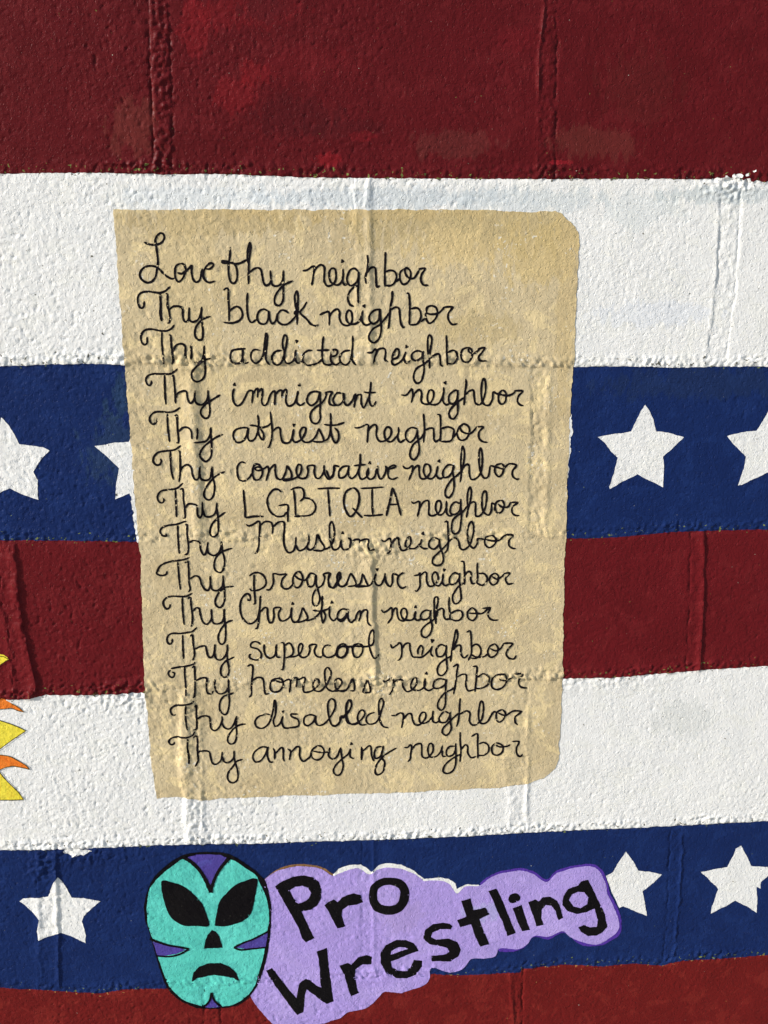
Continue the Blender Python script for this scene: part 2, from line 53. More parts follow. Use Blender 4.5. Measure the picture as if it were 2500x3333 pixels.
  ('LGBTQIA', "2.4:-137.3,-347.8 -136.7,-361.3 -136,-373.2 -135.6,-381.4 -126.4,-380.5 -115,-380.8/2.2:-93.8,-351.9 -97.3,-348.6 -102.9,-348.8 -108.7,-356 -110.3,-363.4 -107.8,-373.8 -100.9,-380.6 -92.4,-380.8 -88,-375.7/2.1:-97.7,-368.1 -87.1,-367.5 -86.9,-377.2 -87.2,-388.4/2.1:-79.7,-349.2 -78.5,-361 -77.9,-381.1/2.1:-83.2,-349.4 -77.5,-347 -70.5,-347.2 -67.7,-352.4 -68.6,-359.8 -72.9,-363.4/2.1:-68.6,-359 -59.4,-361.4 -54.6,-368.9 -56.1,-376.3 -62.6,-380.7 -79.6,-381.8/2.1:-52.1,-348.7 -39.4,-348.2 -25.2,-348.5/2.1:-40.1,-349.2 -38.9,-366.3 -38.1,-382.7/2.3:-12.1,-348.3 -19.2,-353.3 -21.7,-363.7 -20.1,-374.1 -14.5,-382.9 -8,-377.3 -4.1,-365.5 -4.3,-355.1 -8.5,-349.1 -12.1,-348.3/2.1:-11.5,-372.5 -5.2,-379.6 -0.2,-385/2.1:-2.1,-349.2 11.4,-348.8 24.9,-348/2.1:11.4,-349.5 11.3,-367.3 12,-381.5/2.1:1.3,-382 11.3,-382.5 24.2,-381.3/2.3:34.8,-348.5 32.7,-361.8 29.9,-373.6 27.8,-383.3/2.1:35.3,-348.8 39.2,-360.4 42.8,-373.9 45,-383.2/2.1:29.9,-369.5 41.3,-369.1"),
  ('neighbor', "2.1:57.1,-366 59.9,-368.3 65.7,-366.2 67.1,-369.2 66.5,-375.9 64.4,-384.9/2.1:66.5,-375.9 71.4,-367 77.1,-365.7 77.9,-373.1 78,-382.1 83.1,-384 90.3,-379.4 92.3,-370.4 90.1,-365.9 86.5,-368.1 85.9,-376.3 89.6,-383.1 94.6,-381.7 98.1,-375.1 98.4,-366.1/2.1:98.5,-373.6 98.9,-381.1 102.6,-384.9 106.9,-382/2.1:114.6,-370.2 108.8,-367.8 103.8,-372.9 103.3,-381.2 109.1,-382.8 114.7,-376.9 115.2,-364.2/2.1:115.4,-372.4 116.3,-382.9 115.8,-393.5 114.5,-402.5 110.2,-407 105.8,-404.6 105,-396.3 107.7,-388 117.7,-380 123.3,-372.6/2.1:125.7,-348.8 127.5,-354.7 126.8,-365.2 124.1,-377.1 122.2,-387.6/2.1:125.7,-349.1 123.3,-356.1 122.9,-366.6 124.1,-375.6/2.1:124,-372.6 129,-368.2 132.6,-369.8 132.8,-378.8 133.7,-385.6 138.8,-384.9 143.6,-377.5 145.6,-367 145.3,-358.1 143.1,-355 140.4,-361 140.4,-372.9 142.3,-380.5 148.2,-384.8 151.7,-379.2 152.1,-370.2 157.3,-373.3/2.1:162.2,-366.6 157.2,-369.5 155.9,-377 159,-382.3 164,-380.9 166.7,-373.5 165.1,-368.2 162.2,-366.6/2.1:159.4,-371.1 163.9,-374.9 171.1,-375.1 174.5,-369.1/2.1:173.8,-369.9 182.6,-370 176.9,-375.2 176.4,-381.9 180.2,-385.8 185.3,-386.2"),
  ('Thy', "2.1:-228.6,-399 -228,-401.7 -232.2,-401.6 -234.8,-397.3 -232.4,-392.2 -225.3,-389.3 -215.4,-388.1 -204,-384.3/2.1:-214.3,-389.6 -214.6,-400.8 -214.5,-412.8 -214,-424.1/2.1:-205.9,-389.3 -203.5,-388.8 -204,-399.5 -203.2,-414.5 -204.4,-423.5 -208.4,-425.7/2.1:-203.1,-411.5 -198,-408.3 -192.4,-408.7 -189.7,-411.8 -189.3,-419.3 -186.1,-426.2 -183.1,-423.3 -180.4,-410.5/2.1:-181.4,-416.5 -180.3,-424.1 -174,-427.3 -168.2,-423.6 -165.1,-415.4 -164.9,-410.1/2.1:-164.9,-412.4 -163.9,-423 -162.1,-432.1 -163.2,-442.7 -167,-448.4 -172.7,-446.3 -174.5,-439.4 -172,-430.3 -164.6,-422.9 -152.4,-418.7"),
  ('Muslim', "2.1:-135.8,-389.8 -132.4,-392.1 -126.6,-390 -121.6,-386.7 -119.5,-389.4 -120.6,-402.8 -121.7,-416.4 -124.1,-424.6 -127,-426.1/2.1:-119.6,-392.4 -113.8,-387.3 -106.8,-388.2 -104.8,-394.2 -105.4,-403.2/2.1:-104.8,-394.2 -98.2,-388.4 -91.9,-388.2 -91.3,-396 -92.3,-406.5 -91.8,-417.1 -87.7,-425.5 -81.2,-423.4 -78.9,-415.8 -78,-406.1/2.1:-78.6,-415.9 -74.8,-423.5 -67.6,-420.6 -63.4,-413.2 -63,-404.1/2.1:-63.1,-413.2 -65.4,-419.2 -61.9,-423.1 -56.1,-417.9 -53,-404.4 -49.9,-411.2 -45.2,-419.6 -47.8,-424.1 -58.3,-423.6/2.1:-46.1,-423.4 -38.9,-419.8 -34.5,-412.3 -32.9,-400.3 -35.6,-389 -38.6,-394.1 -38.7,-406.2 -36.7,-418.3 -33.2,-423.7 -27.4,-420.1 -25.1,-411/2.1:-23.3,-402.7 -23.4,-403.8/2.1:-25.1,-411 -25.2,-418.6 -21.7,-424 -15.9,-421.8/2.1:-17.5,-408.5 -14,-412 -15.5,-421.9/2.1:-14,-415.8 -8.9,-411.4 -3.9,-411.5 -3.9,-416/2.1:-3.9,-413 1.1,-411.6 6.9,-411.7 6.1,-419.3 9,-424.2 14.8,-423.3"),
  ('neighbor', "2.1:22,-412.1 25.6,-414.4 31.4,-410.8 33.1,-413.8 32.9,-423 31.4,-428.3 28.2,-428.2/2.1:33.6,-418.4 38.6,-410.9 42.2,-411 43,-418.6 45.9,-425.6 51.7,-424.9 56.7,-417.4 55.9,-409.8 52.3,-412 50.2,-418.8 53.1,-423.4 61.8,-423.6 68.3,-417.7 69.7,-413.2/2.1:71.8,-404.9 70.4,-406.3/2.1:69.7,-412.4 68.3,-420.7 72,-424.2 77.1,-424.3/2.1:90.7,-413.6 84.9,-411.2 79.1,-414.9 78.5,-421.7 84.3,-425.4 90.1,-419.7 90.7,-412.9 91.6,-422.8 95.4,-433.6 94.8,-442.8 89,-446.1 83.1,-443.3 83.8,-436.4 90.9,-428.9 99.5,-419.9 102.4,-415.4/2.1:96.2,-392.5 99.8,-391.9 100.7,-401.7 101.6,-413.9 100.4,-426.1 96.8,-430.9/2.1:101.7,-416.9 108.1,-411.7 113.3,-415.7 115.6,-424.9 120.8,-426.8 127.2,-420.6 130.6,-408.4 131.1,-397.8 128.1,-392.5 124.6,-399.2 124.1,-411.3 126.5,-420.5 131.7,-425.2 135.9,-419.2 136.5,-413.1 144.6,-414.8/2.1:151.7,-409.7 146,-412.6 144.7,-419.4 149.2,-424.9 155,-422.7 158.5,-415.9 154.7,-410.5 151.7,-409.7/2.1:146,-414.9 153.4,-416.6 162.1,-416 168.5,-410 178,-410.3 173.8,-417 174,-423.2 178.5,-426.6 182.2,-426.7"),
  ('Thy', "2.1:-229.5,-445.1 -230.4,-448.9 -234.7,-450.7 -240.4,-449.4 -241.2,-446.4 -236.2,-438.1 -226.1,-433.8 -211.8,-431.9 -202.5,-429.1/2.1:-216.5,-434.1 -216.1,-446.2 -215.7,-458.5 -215,-469.2/2.1:-208.5,-435.8 -204.8,-433.6 -204.2,-445 -204.6,-460.3 -203.5,-468 -205.9,-472.5/2.1:-203.3,-455.7 -197.1,-452 -192.2,-454.5 -189.8,-463.7 -185.8,-470 -182.2,-470.1 -179.7,-462.4 -179.7,-452.5/2.1:-179.7,-462.4 -177.9,-469.4 -172.2,-471.1 -167,-467.4 -164.7,-461.3 -164.6,-452.1/2.1:-164.6,-459.7 -163.6,-470.5 -164.1,-484.4 -168.7,-492.4 -173.7,-490.4 -174.9,-484.1 -170.9,-475 -163.5,-468.2 -152.2,-466.2"),
  ('progressive', "2.1:-134.3,-454.1 -128.5,-450.2 -122,-450.4 -117.1,-454 -114.4,-461 -116,-467.1 -123.4,-471.6 -130.6,-472.2 -134.1,-469.7/2.1:-128.2,-452.2 -128.7,-468.3 -128,-482.3 -128.2,-488.5 -130.4,-489.7/2.1:-114.7,-471.8 -109.7,-471.1 -105.8,-462.8 -105.6,-452 -98.4,-453 -90.5,-452.7 -94.9,-458.4 -96.6,-466.1 -93.1,-470.8 -87.3,-470.2 -81.3,-463.4/2.1:-77.5,-449.6 -81.9,-455.7 -82.8,-464.9 -78.6,-469.9 -73.5,-466.7 -71.1,-457.5 -73.9,-450.5 -77.5,-449.6/2.1:-81.2,-454.1 -75.5,-458.9 -68.3,-460.6 -62.4,-453.8/2.1:-55.9,-454 -61.7,-452.3 -66.1,-459.1 -64.1,-468.4 -58.3,-467 -55.5,-454.8 -55.4,-465.6 -52.6,-476.5 -51.3,-485.8 -55.1,-493.5 -59.4,-491.1 -60,-482.5 -56.2,-473.3 -48.2,-467.3 -45.1,-458.1 -46.5,-453.5 -38.6,-452.9 -40.8,-461.3 -40.2,-469.1 -35.2,-470.7 -30.7,-464.7 -26.3,-458.6 -27.7,-451.6 -30.4,-456.9 -29.3,-466.2 -25,-470.2 -17.7,-466.5/2.1:-43.2,-452.8 -39.6,-452.9 -41.1,-461.3 -38.3,-469.9 -33.3,-470.5 -28.1,-461.6 -26.6,-452.4 -29.5,-455.4 -30.3,-464.7 -26.7,-469.4 -20.2,-467.2 -14.3,-452.7/2.1:-14.3,-452.7 -10,-460.5 -8.6,-468.3 -18,-469.9/2.1:-8.6,-470.6 -2.7,-465.4 -0.5,-453.8/2.1:-0.5,-453.8 3.8,-464 5.3,-469.4 -4.9,-469.2/2.1:-9.3,-470.6 6,-469.5 11.8,-464.2 15.8,-455/2.1:16.9,-448.9 17.2,-449.8/2.1:15.8,-454.2 14,-462.7 16.9,-469 22,-468.3 25.9,-458.3 26.4,-453.7/2.1:26.4,-456.8 27.8,-466.1 32.2,-471.2 35.1,-466.3 35.8,-455.5 43.1,-458/2.1:49.7,-454.3 46,-455 41.7,-460.3 41.7,-468 46.1,-473.6 52,-471.4"),
  ('neighbor', "2.1:60.6,-458.4 66.5,-457 67.9,-454.7 68,-462.5 68.1,-471.8 64.5,-477.9 62,-476.6/2.1:68,-459.4 73,-454.1 76,-455.7 76,-464.2 79.1,-471.8 85.6,-470.7 89.9,-463 88.4,-456 85.4,-454.4 82.6,-459.8 84.9,-469.1 90.8,-471.6 95.1,-464.7 95.7,-456.2/2.1:96.4,-451.6 97.8,-452.1/2.1:95.7,-458.5 95.1,-467.8 98.9,-471.8 104,-468.8/2.1:114.8,-458.2 108.9,-455.8 103.9,-461.8 104,-469.6 109.9,-469.8 114.9,-463.7 115.5,-455.9/2.1:115.1,-459 115.7,-469.9 117.4,-480.9 117.6,-490.3 111.8,-495.6 108,-491.6 107.9,-484.5 113.6,-474.5 120.9,-468.5/2.1:116.7,-441.7 120.4,-442.9 121.3,-454.5 121.7,-471.6/2.1:120.7,-460.7 125.7,-454.6 129.4,-457 128.9,-464 131.2,-470.3 134.9,-469.6/2.1:136.5,-443.3 136.4,-451.8 137.2,-461.1 136.4,-470.4/2.1:137.6,-458 144.2,-457.4 148.7,-462.9 147.4,-469.1 142.3,-472.4 135.6,-468.8/2.1:148.8,-467.6 153.1,-463.1/2.1:158.1,-457 153.1,-460.7 151.8,-467.7 156.3,-472.5 161.4,-468.7 161.9,-460.9 158.1,-457/2.1:154.6,-461.5 160.6,-465.1 166.4,-461.8 169.2,-458/2.1:168.5,-458 175.8,-457.7 170.9,-464.3 174,-471.4 180.7,-470.8"),
  ('Thy', "2.1:-228,-486.8 -228.6,-490.7 -232.2,-492.9 -235.3,-489 -235.7,-483.5 -231.9,-478.7 -225.4,-476.9 -215.4,-477.6 -208.2,-477.3 -201.2,-473.6/2.1:-213.3,-478.7 -213.6,-493.4 -212.8,-513.7/2.1:-207,-481.2 -204,-479.4 -203.4,-490.6 -202.5,-503.1 -203.4,-512.4 -205,-516.3/2.1:-201.7,-496.9 -198.2,-493.1 -194.3,-493.2 -193.2,-500.2 -191,-509.6 -186.8,-513.7 -182.4,-510.6 -180,-505.2 -180,-494.3/2.1:-180,-505.2 -178.1,-512.3 -172.3,-513.3 -166.4,-508.7 -164.7,-494/2.1:-165.2,-496.3 -164.9,-507.2 -163.9,-519.8 -165.2,-535.5 -169,-539.8 -172.5,-536.9 -173,-529 -169,-519.6 -162.2,-512 -155.1,-509"),
  ('Christian', "2.2:-135.9,-482.3 -136.4,-484.3 -133.8,-483.9 -133.9,-478.5 -137.6,-476.1 -143.1,-481.3 -145.8,-490.6 -145.2,-501.5 -141.8,-509.4 -134.7,-514.3 -127.3,-509.8 -123.4,-499 -121.4,-478.8/2.1:-122.7,-491.2 -123.6,-505.2 -126.2,-519.3 -129.1,-520.8/2.1:-122.7,-500.6 -117.5,-494.5 -113.9,-495.3 -113.8,-503.9 -112.2,-512.6 -108.6,-513.5 -106.2,-505.7 -105.9,-495.5 -97.9,-495.3 -101,-502.7 -99,-510.6 -94,-511.5 -87.3,-506.2 -84.9,-494.5/2.1:-84,-489.4 -83.3,-490.7/2.1:-84.6,-494.6 -85.8,-506.3 -83.1,-513.4 -77.2,-511.2 -71.8,-494.9/2.1:-71.8,-494.9 -66.2,-508.4 -72.1,-512.9 -80.2,-514.3/2.1:-67.8,-513 -57.5,-508.6 -49.3,-499.4/2.1:-48.3,-480.7 -48.8,-493.2 -50.1,-504.1 -48.1,-516.7/2.1:-48.1,-516.7 -45,-507.4 -47.8,-498.7/2.1:-60.2,-499.1 -50,-500.2 -41.3,-497.3 -39,-494.2/2.1:-37.1,-488.8 -37.1,-490.4/2.1:-39.8,-496.5 -39.9,-507.5 -35.6,-513.1 -31.2,-509.3/2.1:-17.9,-499.5 -24.5,-498.5 -29.6,-503.1 -30.5,-510.9 -25.4,-514.2 -19.4,-508.1 -17.6,-499.5 -18,-509.7 -14.4,-516.1 -9.2,-511.5/2.1:-30.8,-510.9 -25.7,-511.8 -20.5,-506.5 -18.5,-497.9/2.1:-9.6,-513.9 -7.3,-505.3 -3.6,-501.4 -2.9,-506.9 -5.2,-514.8/2.1:-3.7,-506.9 0.8,-500.8 5.1,-500.9 5.1,-508.7 5.8,-516.6 9.5,-520.7"),
  ('neighbor', "2.1:22,-500.5 24.9,-504.2 30.1,-501.6 33.8,-498.5 35.2,-501.7 34.5,-511.1 29.4,-518.9/2.1:34.5,-508 37.4,-500.2 40.4,-499.5 41.1,-506.6 43.4,-513.7 49.3,-515.5 52.9,-508.5 51.4,-500.6 47,-500.4 45.5,-506.7 49.3,-513.9 58.1,-514.9 62.5,-510.3 63.2,-503.2/2.1:63.1,-497.4 63.2,-498.7/2.1:62.9,-503.2 61.8,-510.3 64.8,-515.4 70.7,-513.7/2.1:80.9,-503.7 75,-502.8 69.9,-507.4 69.9,-513.7 75.8,-514.6 80.2,-510.8 81.3,-502.9 81,-512.4 83.4,-523.6 81.2,-533.1 76.1,-538 70.9,-535.2 70.8,-528 75.9,-521.8 86.2,-514.1 90.5,-504.8/2.1:85.5,-514.1 85.7,-499.9 85.6,-488.9 88.5,-485.8 90.3,-490.6 88.3,-503.1 87.8,-521.3/2.1:87.6,-505.5 94.1,-500.9 97.1,-503.4 97.3,-511.3 100.3,-515.3 105.4,-513.9/2.1:103.5,-486.2 103.4,-497.2 104.6,-508.3 104.7,-516.5/2.1:105.4,-508.3 111.2,-504.5 117.9,-504.7 120.2,-510.3 117.3,-515.8 111.4,-517.2 104.7,-514.6/2.1:131.1,-500.3 126.1,-506.5 127,-514.5 133,-517.3 137.3,-511.6 135.7,-504.4 131.1,-500.3/2.1:127.6,-508.1 136.5,-508.4 143.9,-508.6 149.7,-504 152.7,-502.5/2.1:143.8,-502.2 153.4,-502 150.6,-509.6 153.8,-516 159,-518 163.5,-517.5"),
  ('Thy', "2.1:-227.7,-530.8 -228,-535.5 -231,-537.8 -233.7,-534.6 -233,-528.3 -227.7,-524.2 -217.6,-524.5 -207.5,-523.2 -203.1,-522.1 -197.8,-517.2/2.1:-215.1,-526.5 -215.5,-540.6 -215.4,-557.8/2.1:-206.5,-528.6 -203.6,-526.8 -203.1,-539.4 -202.2,-552.1 -204.8,-560/2.1:-201.9,-545.8 -196.7,-542.8 -189.4,-541.4 -187.9,-546.2 -186.3,-554.2 -182.8,-556.7 -178.9,-551.2 -177.4,-539.4/2.1:-178.8,-548.1 -177,-557.7 -172,-560.2 -166.7,-556.4 -163.2,-548.5 -162.9,-539.8/2.1:-163.5,-548.5 -163.3,-561.3 -161.8,-572.5 -164,-581.3 -169.2,-582.8 -171.9,-577.8 -170.9,-569 -165.5,-562 -159.5,-559 -155.1,-556.7"),
  ('supercool', "2.1:-123.2,-541.8 -126,-538.5 -131.1,-537.6 -134.8,-540.6 -134.2,-544.6 -127,-547.2 -122.8,-552.9 -123.7,-559.3 -128.9,-561.5 -136.1,-558.9 -136.7,-554.9 -134.5,-553.4/2.2:-118.8,-541.1 -119,-549.8 -117,-556.3 -112,-559.6 -106,-555 -104.2,-541.5/2.1:-105.1,-550.2 -103.8,-558.3 -99.4,-558.4/2.1:-99.3,-540.1 -95.4,-541 -95,-555.3 -96.9,-573.7 -99.8,-574.8/2.1:-95,-544.2 -88.8,-540.4 -84.5,-547.7 -85.4,-555.6 -92.1,-559.4 -95.1,-559.3/2.1:-89.2,-559 -81.8,-558.1 -75.8,-554.3 -72.7,-544.8 -74.9,-541.6 -77.9,-546.3 -77.3,-555.9 -73,-560 -67.1,-557.8 -64,-549.9 -64.6,-544.3 -56.6,-543.7 -58.9,-551.6 -56.8,-558.1 -51.6,-560.2 -47.2,-556.8/2.1:-38.9,-545.8 -44.8,-544.8 -48.6,-550.3 -47.9,-557.5 -42.1,-560.9 -34.6,-557.9 -31.6,-552.4/2.1:-22.7,-545.5 -29.4,-549.3 -31.7,-557.2 -27.3,-561.4 -21.3,-557.5 -19.8,-549.6 -22.7,-545.5/2.1:-30.1,-546.9 -22.7,-547.1 -15.4,-548.1 -9.4,-547.5/2.1:-20.1,-548 -22.3,-543.9 -27.5,-544.5 -32,-550.8 -32,-558.8 -26.2,-561.9 -20.2,-557.6 -18.7,-549.6 -20.8,-545.5/2.1:-26,-547 -18.6,-547.2 -9.8,-547 2,-547.8 6.5,-547.1 11.7,-544.1 13.6,-534.6 11.7,-525.8 8,-531.2 6.8,-542.4 9.4,-555.2 13.1,-562.6 16.8,-561.6 19,-558.3/2.1:-5.3,-543.6 -11.3,-545.8 -12.8,-553 -10.6,-560.3 -5.4,-561.2 -1,-554.9 -0.9,-546.9 -5.3,-543.6"),
  ('neighbor', "2.1:33.1,-545.5 35.4,-550.4 40.5,-547.3 44.2,-544.2 46.8,-549.1 46.5,-561.2 43.6,-566.7 41.3,-566.7/2.1:46.5,-553.1 50.9,-546 56.1,-545.4 56.9,-553.4 59.9,-562.4 64.4,-563.6 71.9,-563.5 80.8,-555.7 84,-549.4/2.2:70.2,-547.4 66.6,-553.7 66.6,-560.2/2.1:70.2,-547.4 72.5,-552.3 71.1,-561.9/2.7:83.9,-542.2 84,-543/2.1:83.7,-549.4 82.3,-559 85.3,-563.9/2.1:100.8,-550.7 94.1,-548.1 88.9,-554.4 90.6,-563.3 97.3,-562.7 100.9,-554.7 100.8,-549.1 101,-561.2 101.9,-572.5 102.1,-582.3 96.9,-588.6 91.6,-586.8 90.8,-578.7 95.9,-570.7 107.8,-563/2.1:106.4,-571 107.7,-558.2 109.7,-545.3 111.7,-532.6 113.4,-529.4 114.8,-537.5 112.7,-545.4 109.1,-555/2.1:108.4,-556.6 115,-549.5 118.8,-551.2 118.9,-560.1 122.8,-566.4 128,-562/2.1:125.1,-532.7 129.9,-531.5 131.4,-546 131.7,-560.5 128.1,-570.1/2.1:131.5,-552.4 137.4,-548.6 142.8,-553.5 143,-562.4 137.8,-567.1 131.1,-566.9/2.1:131.7,-562.1 137.8,-565.5 146.8,-565.5 152.7,-561.1/2.1:160.6,-548.4 154,-552.3 151.9,-560.3 155.8,-566.4 162.5,-563 164.5,-555 160.6,-548.4/2.1:154.8,-554.7 161.6,-558.1 167.6,-555.1 171.1,-548.7/2.1:170.4,-548.4 182.1,-549.1 177.3,-555.4 174.5,-562.6 178.5,-568.4 184.5,-569.4 187.1,-564.6"),
  ('Thy', "2.1:-229.9,-573.9 -227.1,-576.4 -229.1,-581.1 -232.7,-580.2 -234.6,-575.3 -231.5,-571.4/2.1:-231.4,-569.8 -222.6,-568.2 -213.8,-567.2 -205,-565 -201.9,-561.9/2.1:-214.6,-567.9 -215.1,-578.3 -214.6,-590.4 -214.9,-605.8/2.1:-205.9,-569.8 -202.9,-567.5 -203,-580.3 -203.4,-594.8 -204.7,-606.9 -206.9,-607.7/2.1:-202.3,-586.8 -195.5,-583 -189,-584 -189.8,-593.6 -189,-602.6 -184.7,-604.3 -181.6,-600.4/2.1:-179.5,-585.1 -179.8,-592.3 -178.7,-600.5 -174.4,-604.7 -167,-602.5 -163.4,-594.5 -163.1,-585.6/2.1:-163.3,-589.6 -163.3,-602.6 -163.1,-617.3 -166.5,-631.1 -171.7,-631.7 -175.2,-625 -174.1,-615.3 -169.4,-608.1 -162.7,-605.9 -157.4,-603.6"),
  ('homeless', "2.1:-140.1,-569.7 -135.7,-567.6 -133.2,-570.4 -134.2,-582.5 -135.8,-597 -136.1,-606.7 -139.2,-610.7/2.1:-134.8,-588.9 -128.8,-584.6 -123,-585.3 -120.9,-589.4 -120.4,-599.1 -119.1,-606.5 -114.7,-605.8/2.1:-106,-587.4 -112.1,-591.3 -113,-599.3 -109.4,-604.3 -102,-603 -97.4,-595.8 -99.4,-587.6 -106,-586.6 -112,-588.8/2.1:-106.1,-589 -98.8,-591.7 -89.8,-587.9 -88.5,-595.3 -90.2,-605.8/2.1:-88.4,-590.4 -83.9,-586.5 -80.2,-587.4 -81.9,-598.7/2.1:-80.3,-590.6 -72.8,-586 -70.6,-588.5 -73,-597.4 -72.4,-605.5 -66.4,-605.7 -60.4,-602.7 -54.4,-596.3 -54.3,-589.8 -58,-588.9 -61.1,-594.5 -59.7,-603.5 -53,-605.3 -47,-599.8 -41.7,-590.2 -39,-580.6 -43,-574 -46.7,-578.7 -46.2,-591.7 -44.1,-601.6 -36.7,-605.9 -29.2,-600.4 -26.1,-593.2 -29.8,-589 -34.3,-592.1 -33.6,-601.9 -27.7,-606.2 -20.2,-604 -13.4,-588.7/2.1:-36.2,-605.9 -25,-605.1 -19.1,-602.4 -12.2,-588.7/2.1:-12.3,-589.5 -10.8,-597.7 -10.9,-605.9/2.1:-1.2,-608.7 4.9,-592.5 8.6,-607.3 -0.4,-608.7/2.1:-10.9,-605.9 -16.1,-606"),
  ('neighbor', "2.1:23.5,-592.3 27.3,-594.9 33.3,-590.2 37,-593.5 36.3,-604.1 31.8,-612.5/2.1:37,-597.6 41.5,-592.9 47.5,-593 48.3,-601.2 52.8,-608.8 58.8,-607.3 64.8,-600.1 64.7,-591.1 61,-592.7 58,-599.9 60.3,-606.5 69.3,-607.7 75.3,-602.1 75.5,-591.5/2.1:75.9,-585 78.1,-585.9/2.1:75.5,-592.3 74.6,-603.7 79.9,-608.5 85.9,-605.7/2.1:100.8,-594.7 93.2,-592.9 87.3,-595.9 85.9,-604.1 91.9,-605.9 100.1,-601.3 101.5,-593.9 101,-606.2 101.2,-619.4 100.6,-629.3 96.9,-635.8 92,-632.3 92.2,-624.1 99.6,-612.7 108.5,-608.1 113,-604.9/2.1:109.5,-577.9 115.5,-575.3 114.2,-587 113,-601.7 110.9,-614.8/2.1:114.3,-591.9 121.8,-588 126.3,-589.8 125.8,-602.1 129,-610.4 136.5,-609/2.1:133.6,-578.1 138.9,-578.8 138.7,-591 137.4,-612.3/2.1:139.2,-592.7 147.4,-588 154.3,-593.1 153.1,-602.9 144.8,-607.6 138,-607.4/2.1:174.6,-588.9 164.1,-590.2 158.2,-596.5 158.4,-606.4 164.6,-609.9 172.1,-606.8 176.4,-598.8 174.6,-589.7/2.1:167.8,-590.3 168.8,-596.9 176.4,-597.9 183.8,-593.2/2.1:185.2,-588.9 195.9,-590.3 191.6,-597.6 193.4,-606.7 202.6,-609.5"),
  ('Thy', "2.1:-228.5,-630.1 -230.8,-631.6 -233.6,-629.1 -234,-623.3 -228.7,-618.6 -219,-617.3 -210.2,-616 -204.9,-612.9/2.1:-215.4,-618.2 -216.5,-631.3 -216.1,-642.8 -215,-651.1/2.1:-205.2,-621 -203,-619.5 -203.5,-631.7 -203.3,-643.2 -204.3,-650.6 -208.1,-651.3/2.1:-203.7,-637.5 -196.2,-633.6 -188.8,-634.7 -187.3,-640.5 -186.5,-650.4 -182.2,-653.9 -176.9,-649.9 -172.8,-641 -172.8,-634.4/2.1:-173.6,-642.6 -170.2,-650.2 -164.3,-652 -158.9,-646.4 -154.8,-635/2.1:-155.1,-636.6 -156,-648.2 -155.6,-659.8 -158.2,-670.5 -163.6,-672.8 -167.1,-668.5 -165.4,-661.1 -159.9,-653 -152.2,-647.5 -144,-646.1"),
  ('disabled', "2.1:-113.9,-634.8 -119.1,-633.8 -128.1,-636.7 -132.8,-643.2 -130.7,-650.7 -124.1,-652.6 -117.2,-647.9 -113.3,-639.7 -110,-626.7 -108.2,-615.2 -106.6,-621.8 -107.9,-635 -110.4,-643.1 -108.3,-650.6 -102.3,-646.7 -98.6,-636.9/2.1:-98.5,-630.3 -98.2,-632/2.1:-98.6,-636.9 -100,-645.1 -97.2,-652.7 -88.2,-653 -79.9,-650.8 -80.5,-642.5 -87.9,-638.1 -88.6,-634.8 -80.4,-635.1/2.1:-58.7,-638.3 -65.4,-636.4 -72.2,-639.5 -73.1,-647.7 -68.7,-650.9 -61.9,-646.4 -58.7,-638.3 -58.9,-646.5 -55.2,-651.3 -47.6,-648.6 -40,-638.9 -34.6,-627.5 -35.3,-618.5 -39.7,-615.8 -43.5,-622.3 -43,-637.2 -40.1,-648.9 -35.7,-653.2 -29.6,-649.2 -28.3,-640.1 -25,-641.9 -18.2,-633.9 -14.4,-624.9 -17.3,-618.2 -21.1,-624.7 -21.2,-637.9 -17.6,-648.8 -11.6,-651.5 -4,-648.4/2.1:-39,-651.4 -33,-651.6 -27.7,-644.3 -28.1,-640.1 -22.3,-637.8 -15.5,-628.2 -15.4,-619.1 -18.4,-619 -20.8,-628 -21.6,-639.5 -19.4,-648.7 -11.9,-650.7 -2.8,-645.1 1.7,-637 -1.3,-631.9 -5.8,-635.9 -7.4,-643.3 -3.6,-651.8 3.9,-652/2.1:13.8,-635.8 6.2,-638.8 3.2,-645.4 6.2,-651.3 13.7,-650.7 19,-644.2 22.8,-631.1 25,-622.9 22,-617 19,-622.7 19,-635.9 20.5,-647.6 24.3,-655.2 31.1,-657.6"),
  ('neighbor', "2.1:34.1,-640.6 39.4,-640.8 45.4,-637.7 49.2,-640.3 48.5,-650.2 47,-658.5/2.1:49.3,-646.9 54.5,-639.6 59,-639.8 60.6,-647.3 63.7,-654.1 69.8,-654.3 76.5,-646.2 76.4,-638.7 71.9,-638.5 68.9,-645.9 71.3,-652.7 78.9,-651.3 84.9,-644.8 86,-635.7/2.1:86,-641.5 85.7,-649.8 89.5,-652.5 94,-650.1/2.1:106.1,-640.5 99.9,-637.8 94,-645.1 94.8,-651.8 101.7,-652.1 106.1,-645.5 107.5,-638.1/2.1:106.8,-640.6 107.8,-652.3 108.7,-662.4 103.5,-670.2 98.1,-667 98.8,-660.3 104.7,-653.8 112.2,-645.7 118.2,-640.1/2.1:119.4,-620.2 118.8,-629.3 118.5,-640.9 117.6,-650.9 115.5,-659.2/2.1:118.3,-642.6 127.3,-637.9 131.9,-641.4 131.4,-651.4 135.3,-657.4 141.4,-656.8/2.2:141.4,-655.9 146.6,-650.3 148.6,-637 147.6,-627 145,-625.2 143.2,-633.5 142.7,-646.8 146,-655.3 153.6,-653.8 160.9,-640.7 165.5,-641.7/2.1:172.2,-636.9 165.5,-640.9 164.9,-649.2 168.1,-654.3 173.4,-651.2 176.2,-642.9 172.2,-636.9/2.1:167,-641.8 176.3,-645.4 185.3,-639.9 196.1,-641.1 188.6,-647.5 188.8,-655.1 192.1,-659.4"),
